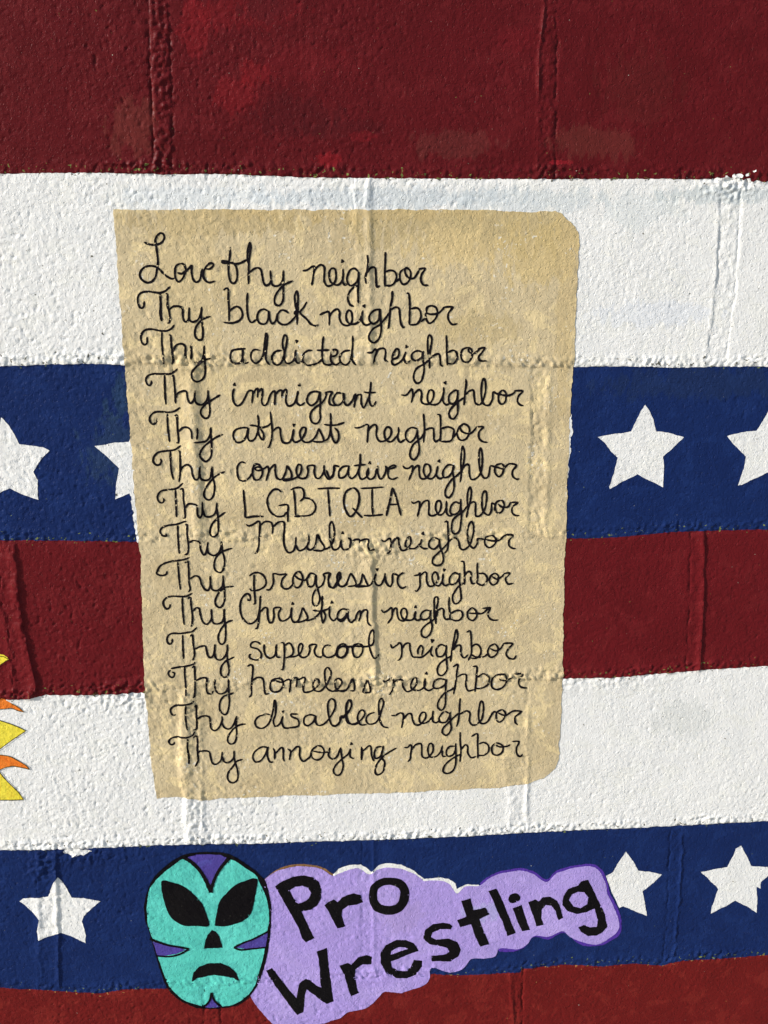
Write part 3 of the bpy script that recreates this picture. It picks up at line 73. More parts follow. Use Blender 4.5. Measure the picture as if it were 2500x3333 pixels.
  ('Thy', "2.1:-232.1,-667.3 -232.2,-669.8 -235.7,-670.9 -238.4,-667.1 -235.2,-662.2 -227,-660.5 -216.6,-660.9 -209.9,-659 -206.3,-654.1/2.1:-215,-662.9 -216.1,-674.6 -214.9,-688 -215.4,-698/2.1:-208.6,-662.3 -204.7,-659.7 -203.5,-666.7 -204.4,-680 -204,-693.4 -208.1,-701.7/2.1:-203.6,-685 -201.2,-680.9 -190.8,-681.8 -188.8,-688.9 -186.9,-697.4 -182.5,-699.6 -176.3,-694.4 -174.1,-682.8/2.1:-174.3,-689.5 -171.9,-697.1 -165.9,-697.3 -160.5,-691.7 -159.7,-681.9/2.1:-160.3,-686.6 -158.8,-698.5 -156.2,-710.4 -157,-722.2 -163.2,-726.3 -168.3,-721.8 -168.3,-713.3 -161.6,-703.4 -156.9,-696.8 -149.3,-694.1"),
  ('annoying', "2.1:-118.1,-678.9 -126.3,-678.6 -134.8,-685 -136.9,-692.5 -133.7,-698.5 -126.8,-696.3 -121.3,-688 -118.1,-678.9 -119.1,-689.8 -116.3,-698.7 -111.8,-699.3/2.1:-112.1,-680 -110,-685.1 -110.2,-696/2.1:-109.8,-688.5 -102.3,-680.3 -99.4,-682.1 -99.6,-693.9 -98.3,-699.3/2.1:-94.1,-681.5 -90.4,-685.8 -92.2,-697.5/2.1:-90.4,-687.5 -82.7,-679.4 -79,-681.2 -79.2,-693 -74.8,-699.9 -67.9,-695.1 -64.1,-690.1/2.1:-57.1,-678.6 -64,-685.1 -64.9,-693.5 -58.9,-698.4 -52.1,-695.6 -48.9,-687.3 -51.8,-680.5 -57.1,-678.6/2.1:-63.3,-685.9 -54.2,-688 -43.6,-687.5 -42,-681.7/2.1:-42.1,-685.9 -43.7,-692.6 -39.2,-697.8 -33.1,-694.6 -28.4,-682.2/2.1:-28.7,-682.1 -27.1,-696.6 -25.6,-708.5 -28.8,-718.6 -34.1,-720.4 -37.9,-714.8 -34.7,-706.5 -27.1,-698.3 -19.4,-691.8 -16.3,-684.3/2.1:-15.1,-677.1 -15.1,-678.4/2.1:-16.3,-684.3 -16.7,-695.2 -11.9,-698.5/2.1:-2.7,-683.1 -2.8,-700.8/2.1:-3,-682.2 -1.5,-689 -2.8,-700.8/2.1:-1.5,-689 6.1,-681.7 9.1,-683.5 9.8,-694.5 12.9,-703.1/2.1:22.8,-683.2 16.7,-683.8 13.4,-691.3 14.4,-698.9 20.5,-696.6 23.6,-688.3 24.3,-681.5/2.2:22.8,-688.2 22.8,-698.4 26.2,-705.3 24.3,-717.2 18.2,-722.1 14.4,-718.5 15.9,-708.3 22.8,-698.4 30.4,-691.9 41.1,-685.5"),
  ('neighbor', "2.1:50.2,-685 54.8,-685.2 57.8,-681.9 59.7,-684.5 58.7,-694.6 58,-701.4 54.9,-705.5/2.1:59.4,-689.6 64.7,-682.1 71.5,-681.2 72.4,-690 73.2,-698.5 79.4,-700.5 86.2,-692.2 86.1,-682.9 82.2,-681.1 80,-688.6 82.4,-698.9 90.1,-699.2 96.2,-692.6 98.3,-684.2/2.1:98.4,-691 98.5,-698.6 103.2,-699.6/2.1:113.7,-685.6 106.8,-686.2 103.1,-692.8 104.7,-698.8 110.8,-698.2 114.6,-691.6 114.7,-681.4/2.1:114.5,-686.5 115.4,-698.4 114.9,-712 111.2,-720.5 104.3,-723.3 99.6,-720 101.8,-711.5 110.1,-703.3 120.8,-696.9/2.1:120.2,-666.4 120.4,-678.2 121.5,-691.8 120.7,-708/2.1:121.5,-691 126.7,-684.4 130.1,-687 130.3,-695.5 134.8,-702.5 140.9,-701/2.1:134.1,-673.3 141.7,-669.7 142.3,-682.4 143.2,-701.1 142.5,-703.6/2.1:143.6,-684.1 149.7,-681.8 155.9,-686.3 156.2,-694.8 150.1,-699.7 143.2,-699.4/2.1:165.8,-682.4 160.6,-688.1 161.6,-697.5 167.9,-700 173.9,-695.4 173.7,-686.9 165.8,-682.4/2.1:162.8,-684 169.9,-688.5 179.1,-687.9 184.4,-685.6/2.1:185.8,-681.4 194.4,-682.5 191.5,-690.9 192.6,-699.5 196.6,-703.1 199.6,-699.8"),
]
SHAPES = [
  ('star', 'white', 1, 0, 0.0, "328.3,-255.2 332.9,-261.2 338.2,-271.8 342.7,-287.1 351.7,-287.9 362.4,-290.1 376.6,-294.3 371.1,-300.2 361.2,-309.4 353.1,-317.3 354.8,-332.2 356.1,-355.3 345.3,-349 334.3,-344 324,-338.4 313,-343.6 302.7,-348.8 292.1,-355.7 290.7,-352 294.9,-339.2 299.6,-317.7 289.9,-309.5 282.8,-300.1 274.6,-292.6 288.8,-289.8 313.5,-286.6 318,-274.1 322.6,-263"),
  ('star', 'white', 1, 0, 0.0, "474,-265.3 469.7,-275.1 462.9,-287.7 451,-288.8 427.5,-293.4 436.4,-304 452.4,-319.1 451,-333.9 446.1,-354.3 451.4,-353.7 465.6,-346.5 479.7,-338.8 489.6,-344.2 509.8,-356.9 509.2,-337.7 507.5,-320 530.7,-297.5 519.5,-293.3 499.1,-289.6 491.1,-276.8 480.7,-258.1 477.6,-260.7"),
  ('star', 'white', 1, 0, 0.0, "-403.3,-258.5 -395.6,-268.4 -390.6,-279.2 -386.9,-290 -373.7,-291.7 -360.1,-294.1 -353.5,-297.8 -362.8,-306.7 -373.5,-321.9 -370,-332 -370.3,-356.3 -385.4,-350.1 -402.1,-341.8 -418.3,-349.4 -432.8,-356.5 -430.2,-338.2 -426.1,-321.8 -442.8,-298 -425.1,-292.1 -414.7,-290.4"),
  ('star', 'white', 1, 0, 0.0, "-302.8,-293.6 -280.4,-290 -263.9,-289.4 -256.9,-274.2 -251.1,-263.5 -244.9,-276.2 -240.5,-289.8 -209.4,-296.6 -229.9,-320 -223,-357 -250.5,-345.3 -264.8,-348.8 -283.7,-356.7 -281.8,-341 -277.4,-320.6 -288.5,-308"),
  ('star', 'white', 1, 0, 0.0, "-386.2,-851.3 -382.3,-856.8 -376.7,-867.9 -371.7,-882.8 -356.5,-883.5 -336.5,-889.3 -347.3,-898.7 -358.4,-910.2 -361.2,-917.8 -357.5,-937.9 -358.9,-950.7 -372.8,-941.6 -389.9,-933.5 -405.2,-937.8 -417.8,-944.3 -418.6,-930.4 -413.9,-913 -421,-902.8 -428.5,-892.6 -436.8,-884.1 -431.1,-880.5 -417.3,-880.6 -400.6,-879.2 -396,-867 -390.5,-855.4"),
  ('star', 'white', 1, 0, 0.0, "340.6,-846.7 352.4,-864.9 358.5,-876.1 373.8,-878 390,-883 380.4,-894.3 365.8,-907.7 369.8,-923.7 374.2,-944.6 358.2,-937.5 341,-928.7 336.3,-930.9 324.5,-905.8 315.6,-881.9 324.9,-876.1 331.6,-860.9"),
  ('star', 'white', 1, 0, 0.0, "492.7,-844 499.3,-855.9 509.4,-875.8 531.7,-877.6 543.1,-878.9 531.9,-893.3 524.2,-900.8 525.1,-910.4 519.3,-907.7 522.1,-930.9 522.9,-947.8 507.8,-936.6 492.2,-927.1 476.9,-936.8 460.8,-945.6 461.3,-934.4 467.6,-908.5 455.3,-894.5 441.8,-881.4 458.2,-878.2 476.6,-875.1 484.1,-856.8 485.4,-848.3"),
  ('panel', 'tan', 2, 0, 0.0, "-265.6,-33.2 -222.9,-34 -157.4,-33.2 -58.3,-34.3 25.1,-34.2 75.4,-34.8 142.9,-35.3 176.9,-37.4 213.6,-36.6 223,-40.9 229.4,-46.2 235.6,-52.8 240.4,-61.1 241.9,-84.2 241.9,-122.1 241.6,-159.2 242.1,-207.5 240.5,-234.6 240.6,-291.7 240.5,-339.1 242,-387.4 242,-445.5 243.4,-513.1 245.9,-586.3 246.3,-650.1 246.1,-708.2 240.8,-722.3 228,-735.3 207.5,-742.3 172.3,-746.2 103.1,-747.4 25.5,-747.9 -70.9,-747.6 -165.4,-747.7 -205.4,-749.2 -227.1,-743.1 -256.7,-745.4 -259.6,-715.3 -261.8,-686.1 -261.8,-632.8 -263.8,-602.9 -262,-512.6 -260.2,-460.6 -259.2,-419.1 -261.9,-349 -262.1,-288.9 -263.6,-227.7 -263.9,-188.6 -264.5,-137.4 -265,-80.8"),
  ('white_sliver', 'white', 1, 0, 0.0, "-268.2,-344.2 -263,-344.3 -259.7,-366.4 -258.8,-411.2 -260.9,-411.2 -264.3,-384.9 -265.3,-366.3"),
  ('white_sliver', 'white', 1, 0, 0.0, "241.2,-265.5 244,-272.8 244.8,-281.9 243.4,-291.1 241.7,-300.2 241.1,-320.5 241.1,-342.8 241.4,-357.8 239.9,-357.8 238.6,-313 240.9,-283.7"),
  ('white_smear', 'white', 1, 0, 0.0, "-377.3,-815.4 -374.3,-810.7 -372,-805 -359.5,-809.2 -349.8,-813.4 -342.6,-815.8 -353,-820.7 -364.1,-821.2 -367.4,-823.8 -371.1,-817.7"),
  ('white_smear', 'white', 1, 0, 0.0, "386.1,-9 383.3,-5.5 384.4,-3.4 388.8,-3.7 389.2,-0.8 393.5,-1.1 399.1,-0.2 404.6,0.4 406.7,-1.4 410.4,-2 411.3,2.4 418.2,2.1 419.6,0.4 416.7,-2 419.4,-4.4 423.1,-4.4 426.5,-6.8 419.8,-9.1 418.2,-12.7 409.1,-15 400.5,-16.8 397.3,-9.1"),
  ('white_smear', 'white', 1, 0, 0.0, "421.5,0.3 426.4,1.5 426,-0.8 422.9,-1.4"),
  ('white_smear', 'white', 1, 0, 0.0, "425,-4.4 430,-3.8 431.5,-6.8 426.5,-7.3"),
  ('white_smear', 'white', 1, 0, 0.0, "434.5,-5.6 437.4,-3.2 440.7,-5 439.6,-6.8 435.3,-7.4"),
  ('white_smear', 'white', 1, 0, 0.0, "442.1,-6.2 445.7,-5 448.1,-3.3 447.1,-6.2 445.4,-7.7"),
  ('white_smear', 'white', 1, 0, 0.0, "431.2,3.6 434.2,5 435.6,3 433.1,2.7"),
  ('cloud_outline', 'brown', 1, 1, 0.0, "-128,-867 -117.1,-856.9 -101.4,-848.6 -87.2,-846.8 -68.9,-847.6 -51.9,-853.2 -40,-865.2 -52.1,-865.5 -87.6,-863.9 -123.1,-867.2"),
  ('cloud_outline', 'white', 1, 0, 0.0, "-41.4,-865.2 -39.3,-862.8 -32.1,-854.9 -19.2,-850.1 -3.6,-850.5 2.8,-855.7 8.5,-861.7 19.2,-852.3 33.5,-850 47.8,-852.8 62.2,-860.8 76.7,-875.5 76.4,-876.2 96.4,-874 109.2,-876.7 117.6,-883.4 120.1,-892.3 133.2,-885.8 148,-887.3 150.8,-890.1 120.7,-902.5 109.5,-889.7 76.4,-882.5 62.3,-877.3 19.2,-867.1 6.3,-869 -9.4,-862.5 -39.4,-869.4"),
  ('cloud_outline', 'violet', 1, 1, 0.0, "150.7,-887.4 162.4,-874.9 178.7,-867.7 202.5,-865.2 219.3,-870.1 237.9,-882.9 248.9,-871.4 272.6,-864.1 296.6,-862.4 310.1,-873.1 317.6,-890.4 323.3,-909.8 335.9,-934 340.8,-953.7 339,-971.1 323.6,-984.5 308.6,-988.2 287.7,-986 264.1,-965.8 243.8,-975.1 223.9,-970.1 210.4,-987.6 191.7,-992.1 176.5,-987 194.5,-961.7 174,-896.5"),
  ('cloud', 'lilac', 2, 1, 0.0, "-128,-868.6 -118.6,-859.2 -104.3,-852.5 -85.9,-849.6 -66.1,-851.3 -52,-856.5 -40.7,-865.7 -30.7,-861.6 -17.9,-856.4 -6.5,-856.1 6.3,-865.2 16.4,-859.1 33.5,-856.2 50.7,-860.3 65.1,-867.5 76.7,-879.3 76.4,-878.9 96.5,-878.6 109.4,-884 120.1,-898.6 131.5,-889.3 149.8,-888.6 162.4,-878 178.8,-871.4 202.6,-868.7 219.4,-874.3 237.5,-886.7 250.8,-874.7 274.6,-867.3 294.9,-866.1 306.4,-874 314.7,-890.2 319.5,-909.6 330.1,-931.6 336.9,-951.4 335.9,-966.5 323.3,-979 308.5,-986 289.4,-981.7 271.9,-972.1 262.1,-962.9 243.6,-970.7 224.2,-968.6 214,-982.3 202.9,-988.7 180.3,-986.1 173.1,-997.8 158.1,-1000.3 141.2,-1000.5 132.1,-1013.2 115.3,-1020.1 88.9,-1011 86.3,-1026.3 79.8,-1037 64.9,-1042.9 49.9,-1047.6 45.7,-1048.3 26.5,-1045 19.1,-1052.5 8.7,-1064.2 -3.2,-1071.5 -21,-1074.1 -32.9,-1083.2 -46.3,-1087.8 -61.2,-1092.1 -85,-1098 -107.1,-1095 -121.7,-1088 -133,-1074 -144.2,-1055.8 -150.4,-1041.5 -152.1,-1025.8 -138.1,-995.5 -131.1,-953.3 -127.1,-911.6 -130.7,-886.6"),
  ('mask', 'black', 3, 1, 0.0, "-197.3,-823.2 -177.3,-825.7 -163,-832.8 -149.9,-843.1 -136.8,-855.4 -125.9,-870.2 -122.9,-884.8 -120,-903.5 -120.5,-923.5 -121.6,-943.5 -125.2,-970.4 -130.5,-994.7 -138.1,-1019.1 -146.7,-1035.3 -158.9,-1050 -170.7,-1056.4 -186,-1059 -203.5,-1059.5 -220.9,-1057.1 -234.5,-1050.8 -249,-1038.1 -259.6,-1021 -264.5,-1004.2 -269.9,-976.6 -274.9,-952.1 -278.8,-930.4 -281.9,-915.7 -280.7,-893.3 -274.5,-872.6 -265.8,-856.1 -251.6,-841.2 -235.5,-829.6 -219.6,-824.5"),
  ('face', 'teal', 4, 1, 0.0, "-228.9,-831.9 -241.6,-841 -254.4,-851.4 -265,-862.6 -272.9,-874 -276.5,-889.5 -278.7,-909.2 -277.6,-929.2 -274,-946.7 -269.1,-971.2 -264.8,-987.8 -259.7,-1009.9 -254,-1024 -243.2,-1038.5 -232,-1047.4 -211.5,-1055.5 -202.3,-1057.4 -190.6,-1056 -176.5,-1055.4 -162.3,-1047.7 -151.4,-1036.5 -142.8,-1021.7 -139,-1008.1 -132.4,-982.3 -129,-963.4 -126.2,-944.7 -123.7,-930 -123.6,-910 -126.5,-892.6 -130.7,-879.2 -135.9,-865.9 -138,-859.9 -151.2,-848.2 -163.2,-838.6 -171,-835.7 -180.9,-846.3 -189.2,-858.9 -193.6,-871.1 -196.3,-882.1 -198.3,-874.8 -202.3,-862.8 -209.5,-848.2 -218,-837.5"),
  ('marking', 'purple', 5, 0, 0.0, "-223.2,-830.2 -210.8,-826.6 -196.3,-826.5 -181.9,-828.4 -174.2,-833 -182.5,-844.2 -189.7,-856.9 -196,-873.6 -201.1,-860.3 -209.4,-845.6 -217.9,-835.6"),
  ('marking', 'purple', 5, 0, 0.0, "-273.8,-952.1 -253.1,-959.2 -231.8,-966.4 -245.8,-972.4 -259.5,-973.8 -268.6,-973.3"),
  ('marking', 'purple', 5, 0, 0.0, "-125.7,-946 -140.8,-953.4 -154.8,-959.4 -167.6,-966.2 -153.9,-969 -128.6,-967.5"),
  ('marking', 'purple', 5, 0, 0.0, "-201.5,-1037.9 -198.3,-1046.5 -190.6,-1056 -199.9,-1057.8 -211.5,-1056.2 -205.3,-1047.5"),
  ('outline', 'stroke', 6, 0, 3.6, "-228.2,-829.3 -218,-837.5 -209.5,-848.2 -202.3,-862.8 -197.8,-876.1 -196.4,-882.8"),
  ('outline', 'stroke', 6, 0, 3.2, "-171.4,-833.7 -181.4,-845.6 -188.6,-858.3 -193.6,-871.1 -196.4,-882.8"),
  ('outline', 'stroke', 6, 0, 2.4, "-276.9,-947.3 -267.5,-952.4 -253.1,-958.5 -239.5,-961.9 -227.7,-965.5"),
  ('outline', 'stroke', 6, 0, 2.0, "-227.7,-965.9 -240.1,-972.7 -253.9,-975.4 -269.8,-973.6"),
  ('outline', 'stroke', 6, 0, 2.0, "-123.9,-943.4 -142,-953.3 -157.1,-959.3 -169.3,-965.5"),
  ('outline', 'stroke', 6, 0, 2.0, "-169.9,-965.7 -162,-969.9 -148.2,-969.3 -128,-967.8"),
  ('outline', 'stroke', 6, 0, 2.2, "-213.3,-1056.8 -205.3,-1047.5 -202.7,-1040.7 -201.5,-1033.8"),
  ('outline', 'stroke', 6, 0, 2.2, "-201.5,-1033.8 -197.8,-1046.5 -189.4,-1056.7"),
  ('eye', 'black', 6, 1, 0.0, "-257.5,-862.7 -243.9,-865.5 -230.7,-871.3 -220,-881.7 -210.4,-893.9 -204.3,-910.1 -200.6,-931.6 -215.4,-931.5 -231.2,-930.1 -241.2,-924.9 -249.7,-914.6 -254,-899.8 -257.2,-883.9"),
  ('eye', 'black', 6, 1, 0.0, "-138.1,-864.2 -152.9,-867.1 -165.5,-873.7 -177.2,-885 -184.4,-893.8 -188.9,-908.2 -192.4,-926.6 -192.1,-932.3 -181.3,-933.2 -166.4,-930.6 -153.6,-924.5 -145.3,-912.9 -140.8,-894.6 -136.8,-875"),
  ('nose', 'black', 6, 0, 0.0, "-196.9,-938.5 -191.9,-941.4 -187.6,-948.3 -184.3,-966.1 -196.3,-966.1 -208.3,-965.9 -206.7,-955.5 -203.5,-946.2"),
  ('mouth', 'black', 6, 0, 0.0, "-226,-1015.9 -224.2,-1002.2 -215.8,-993 -204.1,-988.9 -188,-989 -176.7,-995.1 -167.8,-1005.2 -164.2,-1018.4 -171.6,-1013.2 -184.2,-1009.8 -196.8,-1007.1 -207.2,-1008.6 -218.8,-1010.7"),
  ('P', 'black', 3, 0, 0.0, "-114.1,-877.1 -104.7,-869.7 -91.8,-864.5 -77.6,-862.7 -66.3,-865.7 -57.9,-873.5 -55,-885.1 -56.1,-898.3 -61.3,-908 -70,-914.3 -80.8,-916.3 -76,-930.7 -65.7,-957.4 -76.6,-963.3 -80.8,-957.5 -84.9,-942.1 -93.1,-924.9 -102.6,-902.8;-95.8,-884.1 -89.3,-879.4 -79.3,-878.2 -72.3,-881.8 -68.4,-889.5 -71.1,-897.6 -78.4,-902.2 -85.5,-904.1 -91.1,-896.7"),
  ('r', 'black', 3, 0, 0.0, "-51.5,-907.7 -39.7,-899.9 -34.7,-905.1 -28.2,-897.1 -15.3,-891.6 -5.2,-894.9 -1.4,-905.9 -9.6,-909.7 -21.1,-909.9 -28.4,-916.3 -29.9,-924.6 -25,-941.6 -35.9,-944.8 -40.1,-932.5 -45.7,-918.8"),
  ('o', 'black', 3, 1, 0.0, "6.3,-892.9 9.2,-881.5 19.2,-872.8 32.1,-871.3 46.5,-874.1 55.1,-883.6 58.8,-895.4 56,-910.3 48.1,-921.6 36.5,-926.6 23.5,-925.5 12,-918.2 6.9,-906.3;17,-896.7 18.5,-886.9 26.4,-882.3 36.4,-882.4 44.4,-888.1 46.6,-896.5 43.7,-908 35.1,-912.9 23.5,-911.7 17.7,-905.1"),
  ('W', 'black', 3, 0, 0.0, "-129.7,-1004.5 -121.6,-1000.6 -116.7,-1006.9 -104.1,-1028.3 -90.6,-1049.1 -86.5,-1025.8 -77.6,-1019.7 -71.8,-1021.4 -63.2,-1030.5 -57.4,-1034.3 -59.3,-1013.4 -59.7,-991 -62.7,-978 -49.2,-973 -48,-991.6 -46.1,-1014.1 -41.5,-1056.2 -50.4,-1059.6 -63.5,-1048.9 -76.7,-1035 -79.6,-1048.9 -81.8,-1070.7 -90.4,-1075.2 -94.7,-1067.4 -108.8,-1043.8 -122.8,-1018.7"),
  ('r', 'black', 3, 0, 0.0, "-33.3,-1000.9 -21.8,-997.7 -17.5,-1000.9 -8.6,-990.1 3.1,-987 9.6,-990.2 8.9,-1001.4 -2.9,-1000.8 -12.4,-1008.9 -13.2,-1019.3 -10.4,-1035.1 -7.8,-1044.9 -18.6,-1049.6 -22.2,-1036.2 -26.4,-1016.8"),
  ('e', 'black', 3, 0, 0.0, "71.1,-983.6 34.5,-998.4 36.8,-1008 45.6,-1013.7 55.9,-1013.4 61.8,-1007.6 65.4,-997.4 75.7,-999.3 75.8,-1008.3 67.8,-1020.1 56,-1025.6 41.2,-1023.9 27.9,-1014.5 21.3,-1000.3 20.9,-984.8 27.9,-973.1 41,-966.1 54.2,-966.3 64.4,-971.6;34.5,-988.1 35.2,-982.1 42.5,-977.3 51.3,-977.4 57.2,-979.8"),
  ('s', 'black', 3, 0, 0.0, "115,-948.1 113.3,-952.8 99.3,-952.1 89.2,-956.5 87.4,-962.9 94,-967.6 110.7,-967.3 122.9,-973.4 127.4,-984.5 124.2,-995.2 113.1,-1002.4 88.8,-1001.1 87.8,-992.3 107.4,-991.1 112,-987 109.1,-981.4 97.8,-977.5 84.8,-973.6 77.2,-964.6 79.9,-951.8 90,-943.7 102.9,-942.1 112.2,-944.3"),
  ('t', 'black', 3, 0, 0.0, "126.4,-910.2 138.3,-906.5 142.4,-924.8 158,-921.7 163.9,-932.2 151,-939.1 155.1,-953.3 164.5,-978.7 153,-981.4 147,-968.1 140,-946.1 125.3,-950.1 121.4,-938.7 133.3,-934"),
  ('l', 'black', 3, 0, 0.0, "161.5,-897 172.4,-893.9 180,-911.6 190,-937.8 199.2,-963.1 188.7,-966.9 180.9,-943.8 170.9,-919.7"),
  ('i', 'black', 3, 0, 0.0, "194.3,-925.1 205.8,-920.3 210.5,-936.6 218.4,-958.6 207.6,-960.7 201.4,-944.8"),
  ('dot', 'black', 3, 1, 0.0, "188.3,-911 190.8,-903.6 198.2,-901.9 203.9,-907.4 202.3,-913.7 193.1,-916.9"),
  ('n', 'black', 3, 0, 0.0, "214.4,-916.4 223.6,-912.6 228.4,-916 233.7,-909.9 243,-909.3 252.6,-916.1 258.8,-930.3 261.2,-942.3 255.7,-945.9 251.4,-932.1 245.4,-923.3 237.9,-921.8 232.6,-929.1 233.1,-942 236.3,-951.9 226.4,-953.8 221.7,-937.1"),
  ('g', 'black', 3, 0, 0.0, "283,-887.7 292.2,-886 298.4,-898 306.9,-917.6 317.4,-939.6 321.9,-959.3 315.1,-967.7 307.8,-972.1 296.5,-972.2 286.7,-965.2 282.2,-958.5 289.9,-954.5 297.7,-958.1 307.1,-958.6 308.4,-947.8 302.8,-930.3 292.8,-935.2 279.7,-937.1 267.3,-932.9 259.7,-921.8 260.7,-909 266.7,-898.7 279.5,-893.3;268.4,-915.8 271.8,-907.4 280,-903.5 288.5,-905 293.5,-912.7 293.1,-923.4 284.9,-928.4 274.5,-925.7"),
  ('sunray', 'yellow', 1, 0, 0.0, "-430.6,-545.3 -427.2,-545.9 -422.2,-548.9 -420.7,-551.9 -426.3,-555.1 -431.8,-558.8 -446.3,-573.9 -465.2,-606.7 -480.7,-594.3 -453.6,-558.1"),
  ('sunray', 'orange', 1, 0, 0.0, "-435.6,-600.7 -430.6,-603.8 -427.2,-605.9 -423.1,-609 -414.7,-615.3 -408.2,-621.4 -416,-619.2 -423.7,-615.9 -437,-616.5 -447.7,-618.1 -453.9,-626.9 -462.6,-606.7 -445.9,-598.4"),
  ('sunray', 'yellow', 1, 0, 0.0, "-438.3,-631.4 -428.9,-635.2 -418.6,-640.1 -408.4,-646.1 -418.9,-653.1 -431.2,-661.7 -441.7,-669.5 -455.7,-676 -451.2,-626.9"),
  ('sunray', 'orange', 1, 0, 0.0, "-442.4,-677.5 -431,-680 -420.8,-686.5 -412.3,-692.9 -408.3,-698.7 -417.1,-695.8 -427.7,-693.6 -436.8,-694.6 -444.3,-697.9 -458.3,-704.5 -455.8,-676.5"),
  ('sunray', 'yellow', 1, 0, 0.0, "-444.6,-701.4 -439.9,-709.3 -431.8,-720 -424.5,-729.6 -419.4,-739.6 -434.4,-739.6 -447.9,-739 -465.7,-735.2 -480.4,-700.6 -464.4,-682.8 -452.7,-691.4"),
  ('sunray', 'yellow', 1, 0, 0.0, "-497.4,-600.1 -480.1,-561.6 -480.3,-602"),
  ('sunray', 'orange', 1, 0, 0.0, "-513.9,-605.4 -511,-558.1 -496.7,-600"),
  ('sunray', 'yellow', 1, 0, 0.0, "-527.9,-617.2 -538.2,-578.1 -513.2,-605.1"),
  ('sunray', 'orange', 1, 0, 0.0, "-537.4,-633.6 -564.7,-599.8 -527.4,-616.6"),
  ('sunray', 'yellow', 1, 0, 0.0, "-541.1,-652.5 -573.7,-634.6 -537.1,-632.9"),
  ('sunray', 'orange', 1, 0, 0.0, "-538.3,-671 -581.3,-670 -541.1,-651.7"),
  ('sunray', 'yellow', 1, 0, 0.0, "-529.4,-686.4 -566.6,-700.6 -538.6,-670.3"),
  ('sunray', 'orange', 1, 0, 0.0, "-515.6,-696.6 -550.2,-730.4 -529.9,-685.9"),
  ('sunray', 'yellow', 1, 0, 0.0, "-499.1,-699.8 -519.4,-739 -516.3,-696.3"),
  ('sundisc', 'yellow', 3, 1, 0.0, "-449,-651 -451.9,-664.9 -457.9,-678 -466.6,-689 -477.3,-697.3 -489.6,-702.4 -502.2,-703.9 -514.4,-701.5 -525.4,-695.5 -534.4,-686.4 -540.9,-675 -544.2,-661.6 -544.3,-647.7 -541.1,-633.8 -535,-621.1 -526.3,-610.3 -515.7,-602.2 -503.7,-597.3 -491.4,-595.9 -479.3,-598.1 -468.4,-603.8 -459.4,-612.6 -452.9,-623.8 -449.3,-637"),
  ('sunline', 'stroke', 5, 0, 0.8, "-436.1,-548 -428.2,-547.8 -424,-549.8 -420.9,-551.7"),
  ('sunline', 'stroke', 5, 0, 0.8, "-420.9,-551.7 -426.3,-555.1 -431.8,-559 -439.2,-562.5"),
  ('sunline', 'stroke', 5, 0, 0.8, "-423.5,-608.5 -414.7,-615.3 -408.2,-621.4"),
  ('sunline', 'stroke', 5, 0, 0.8, "-408.2,-621.4 -416,-619.2 -423.7,-615.9 -437,-616.5 -445.9,-616.7"),
  ('sunline', 'stroke', 5, 0, 1.0, "-445.2,-628.6 -438.3,-631.4 -428.9,-635.2 -418.6,-640.1 -408.6,-646.1"),
  ('sunline', 'stroke', 5, 0, 1.0, "-408.6,-646.1 -418.9,-653.1 -431.2,-661.7 -441.7,-669.5 -449.3,-674.2"),
  ('sunline', 'stroke', 5, 0, 1.0, "-449.6,-677 -442.4,-677.5 -431,-680 -420.8,-686.5 -412.3,-692.9 -408.3,-698.7"),
  ('sunline', 'stroke', 5, 0, 1.0, "-408.3,-698.7 -417.1,-695.8 -427.7,-693.6 -436.8,-694.6 -444.3,-697.9 -451.8,-701.7"),
  ('sunline', 'stroke', 5, 0, 1.0, "-449.3,-693.6 -444.6,-701.4 -439.9,-709.3 -431.8,-720 -424.5,-729.6 -419.4,-739.6"),
  ('sunline', 'stroke', 5, 0, 1.0, "-419.4,-739.6 -434.4,-739.6 -447.9,-739 -457,-738.7"),
]
BEDS = [
  "-381.5,3.9 -333.5,4.8 -275.7,4.7 -208,3 -155.9,3.5 -57.7,-0.5 25,-1.3 108.5,-2.1 209.5,-2.7 311.6,-2.6 380.2,-3.4 449.6,-6.8",
  "-399.9,-201.1 -349.7,-200 -299.3,-199.2 -264.7,-201.3 25.2,-204.2 242.2,-209.7 289.1,-209.5 353.6,-212.1 414.6,-211.1 469,-212.1",
  "-417.9,-403.1 -348.4,-405.4 -259,-408.6 25.3,-413.9 240.7,-416.4 300.7,-415.9 374.9,-410.6 449.9,-409.9 487.6,-410.3",
  "-435.9,-604.6 -403.3,-604.4 -381.2,-599.9 -326.7,-601.7 -266.3,-600.4 -68.3,-599.4 245.6,-597.8 307.2,-598.9 372.6,-595.2 426.7,-591.9 504.5,-589.3",
  "-454.3,-810.1 -378.9,-811.6 -295.3,-811.3 -218.8,-811.5 -149.6,-813.6 25.5,-815.3 123.9,-814.5 262.9,-812.3 403.6,-811 525.2,-808.8",
  "-472.4,-1012.5 -394.8,-1021.9 -343.9,-1028.5 -315.9,-1023.3 -268.3,-1024.9 -116.1,-1022.1 25.6,-1022.4 88.9,-1020.9 120.9,-1025 207.9,-1024.7 209.8,-1019.5 234.1,-1018.4 262.6,-1015.5 319.8,-1020.9 359.7,-1018.6 399.5,-1024.1 424.2,-1018 544.7,-1015",
]
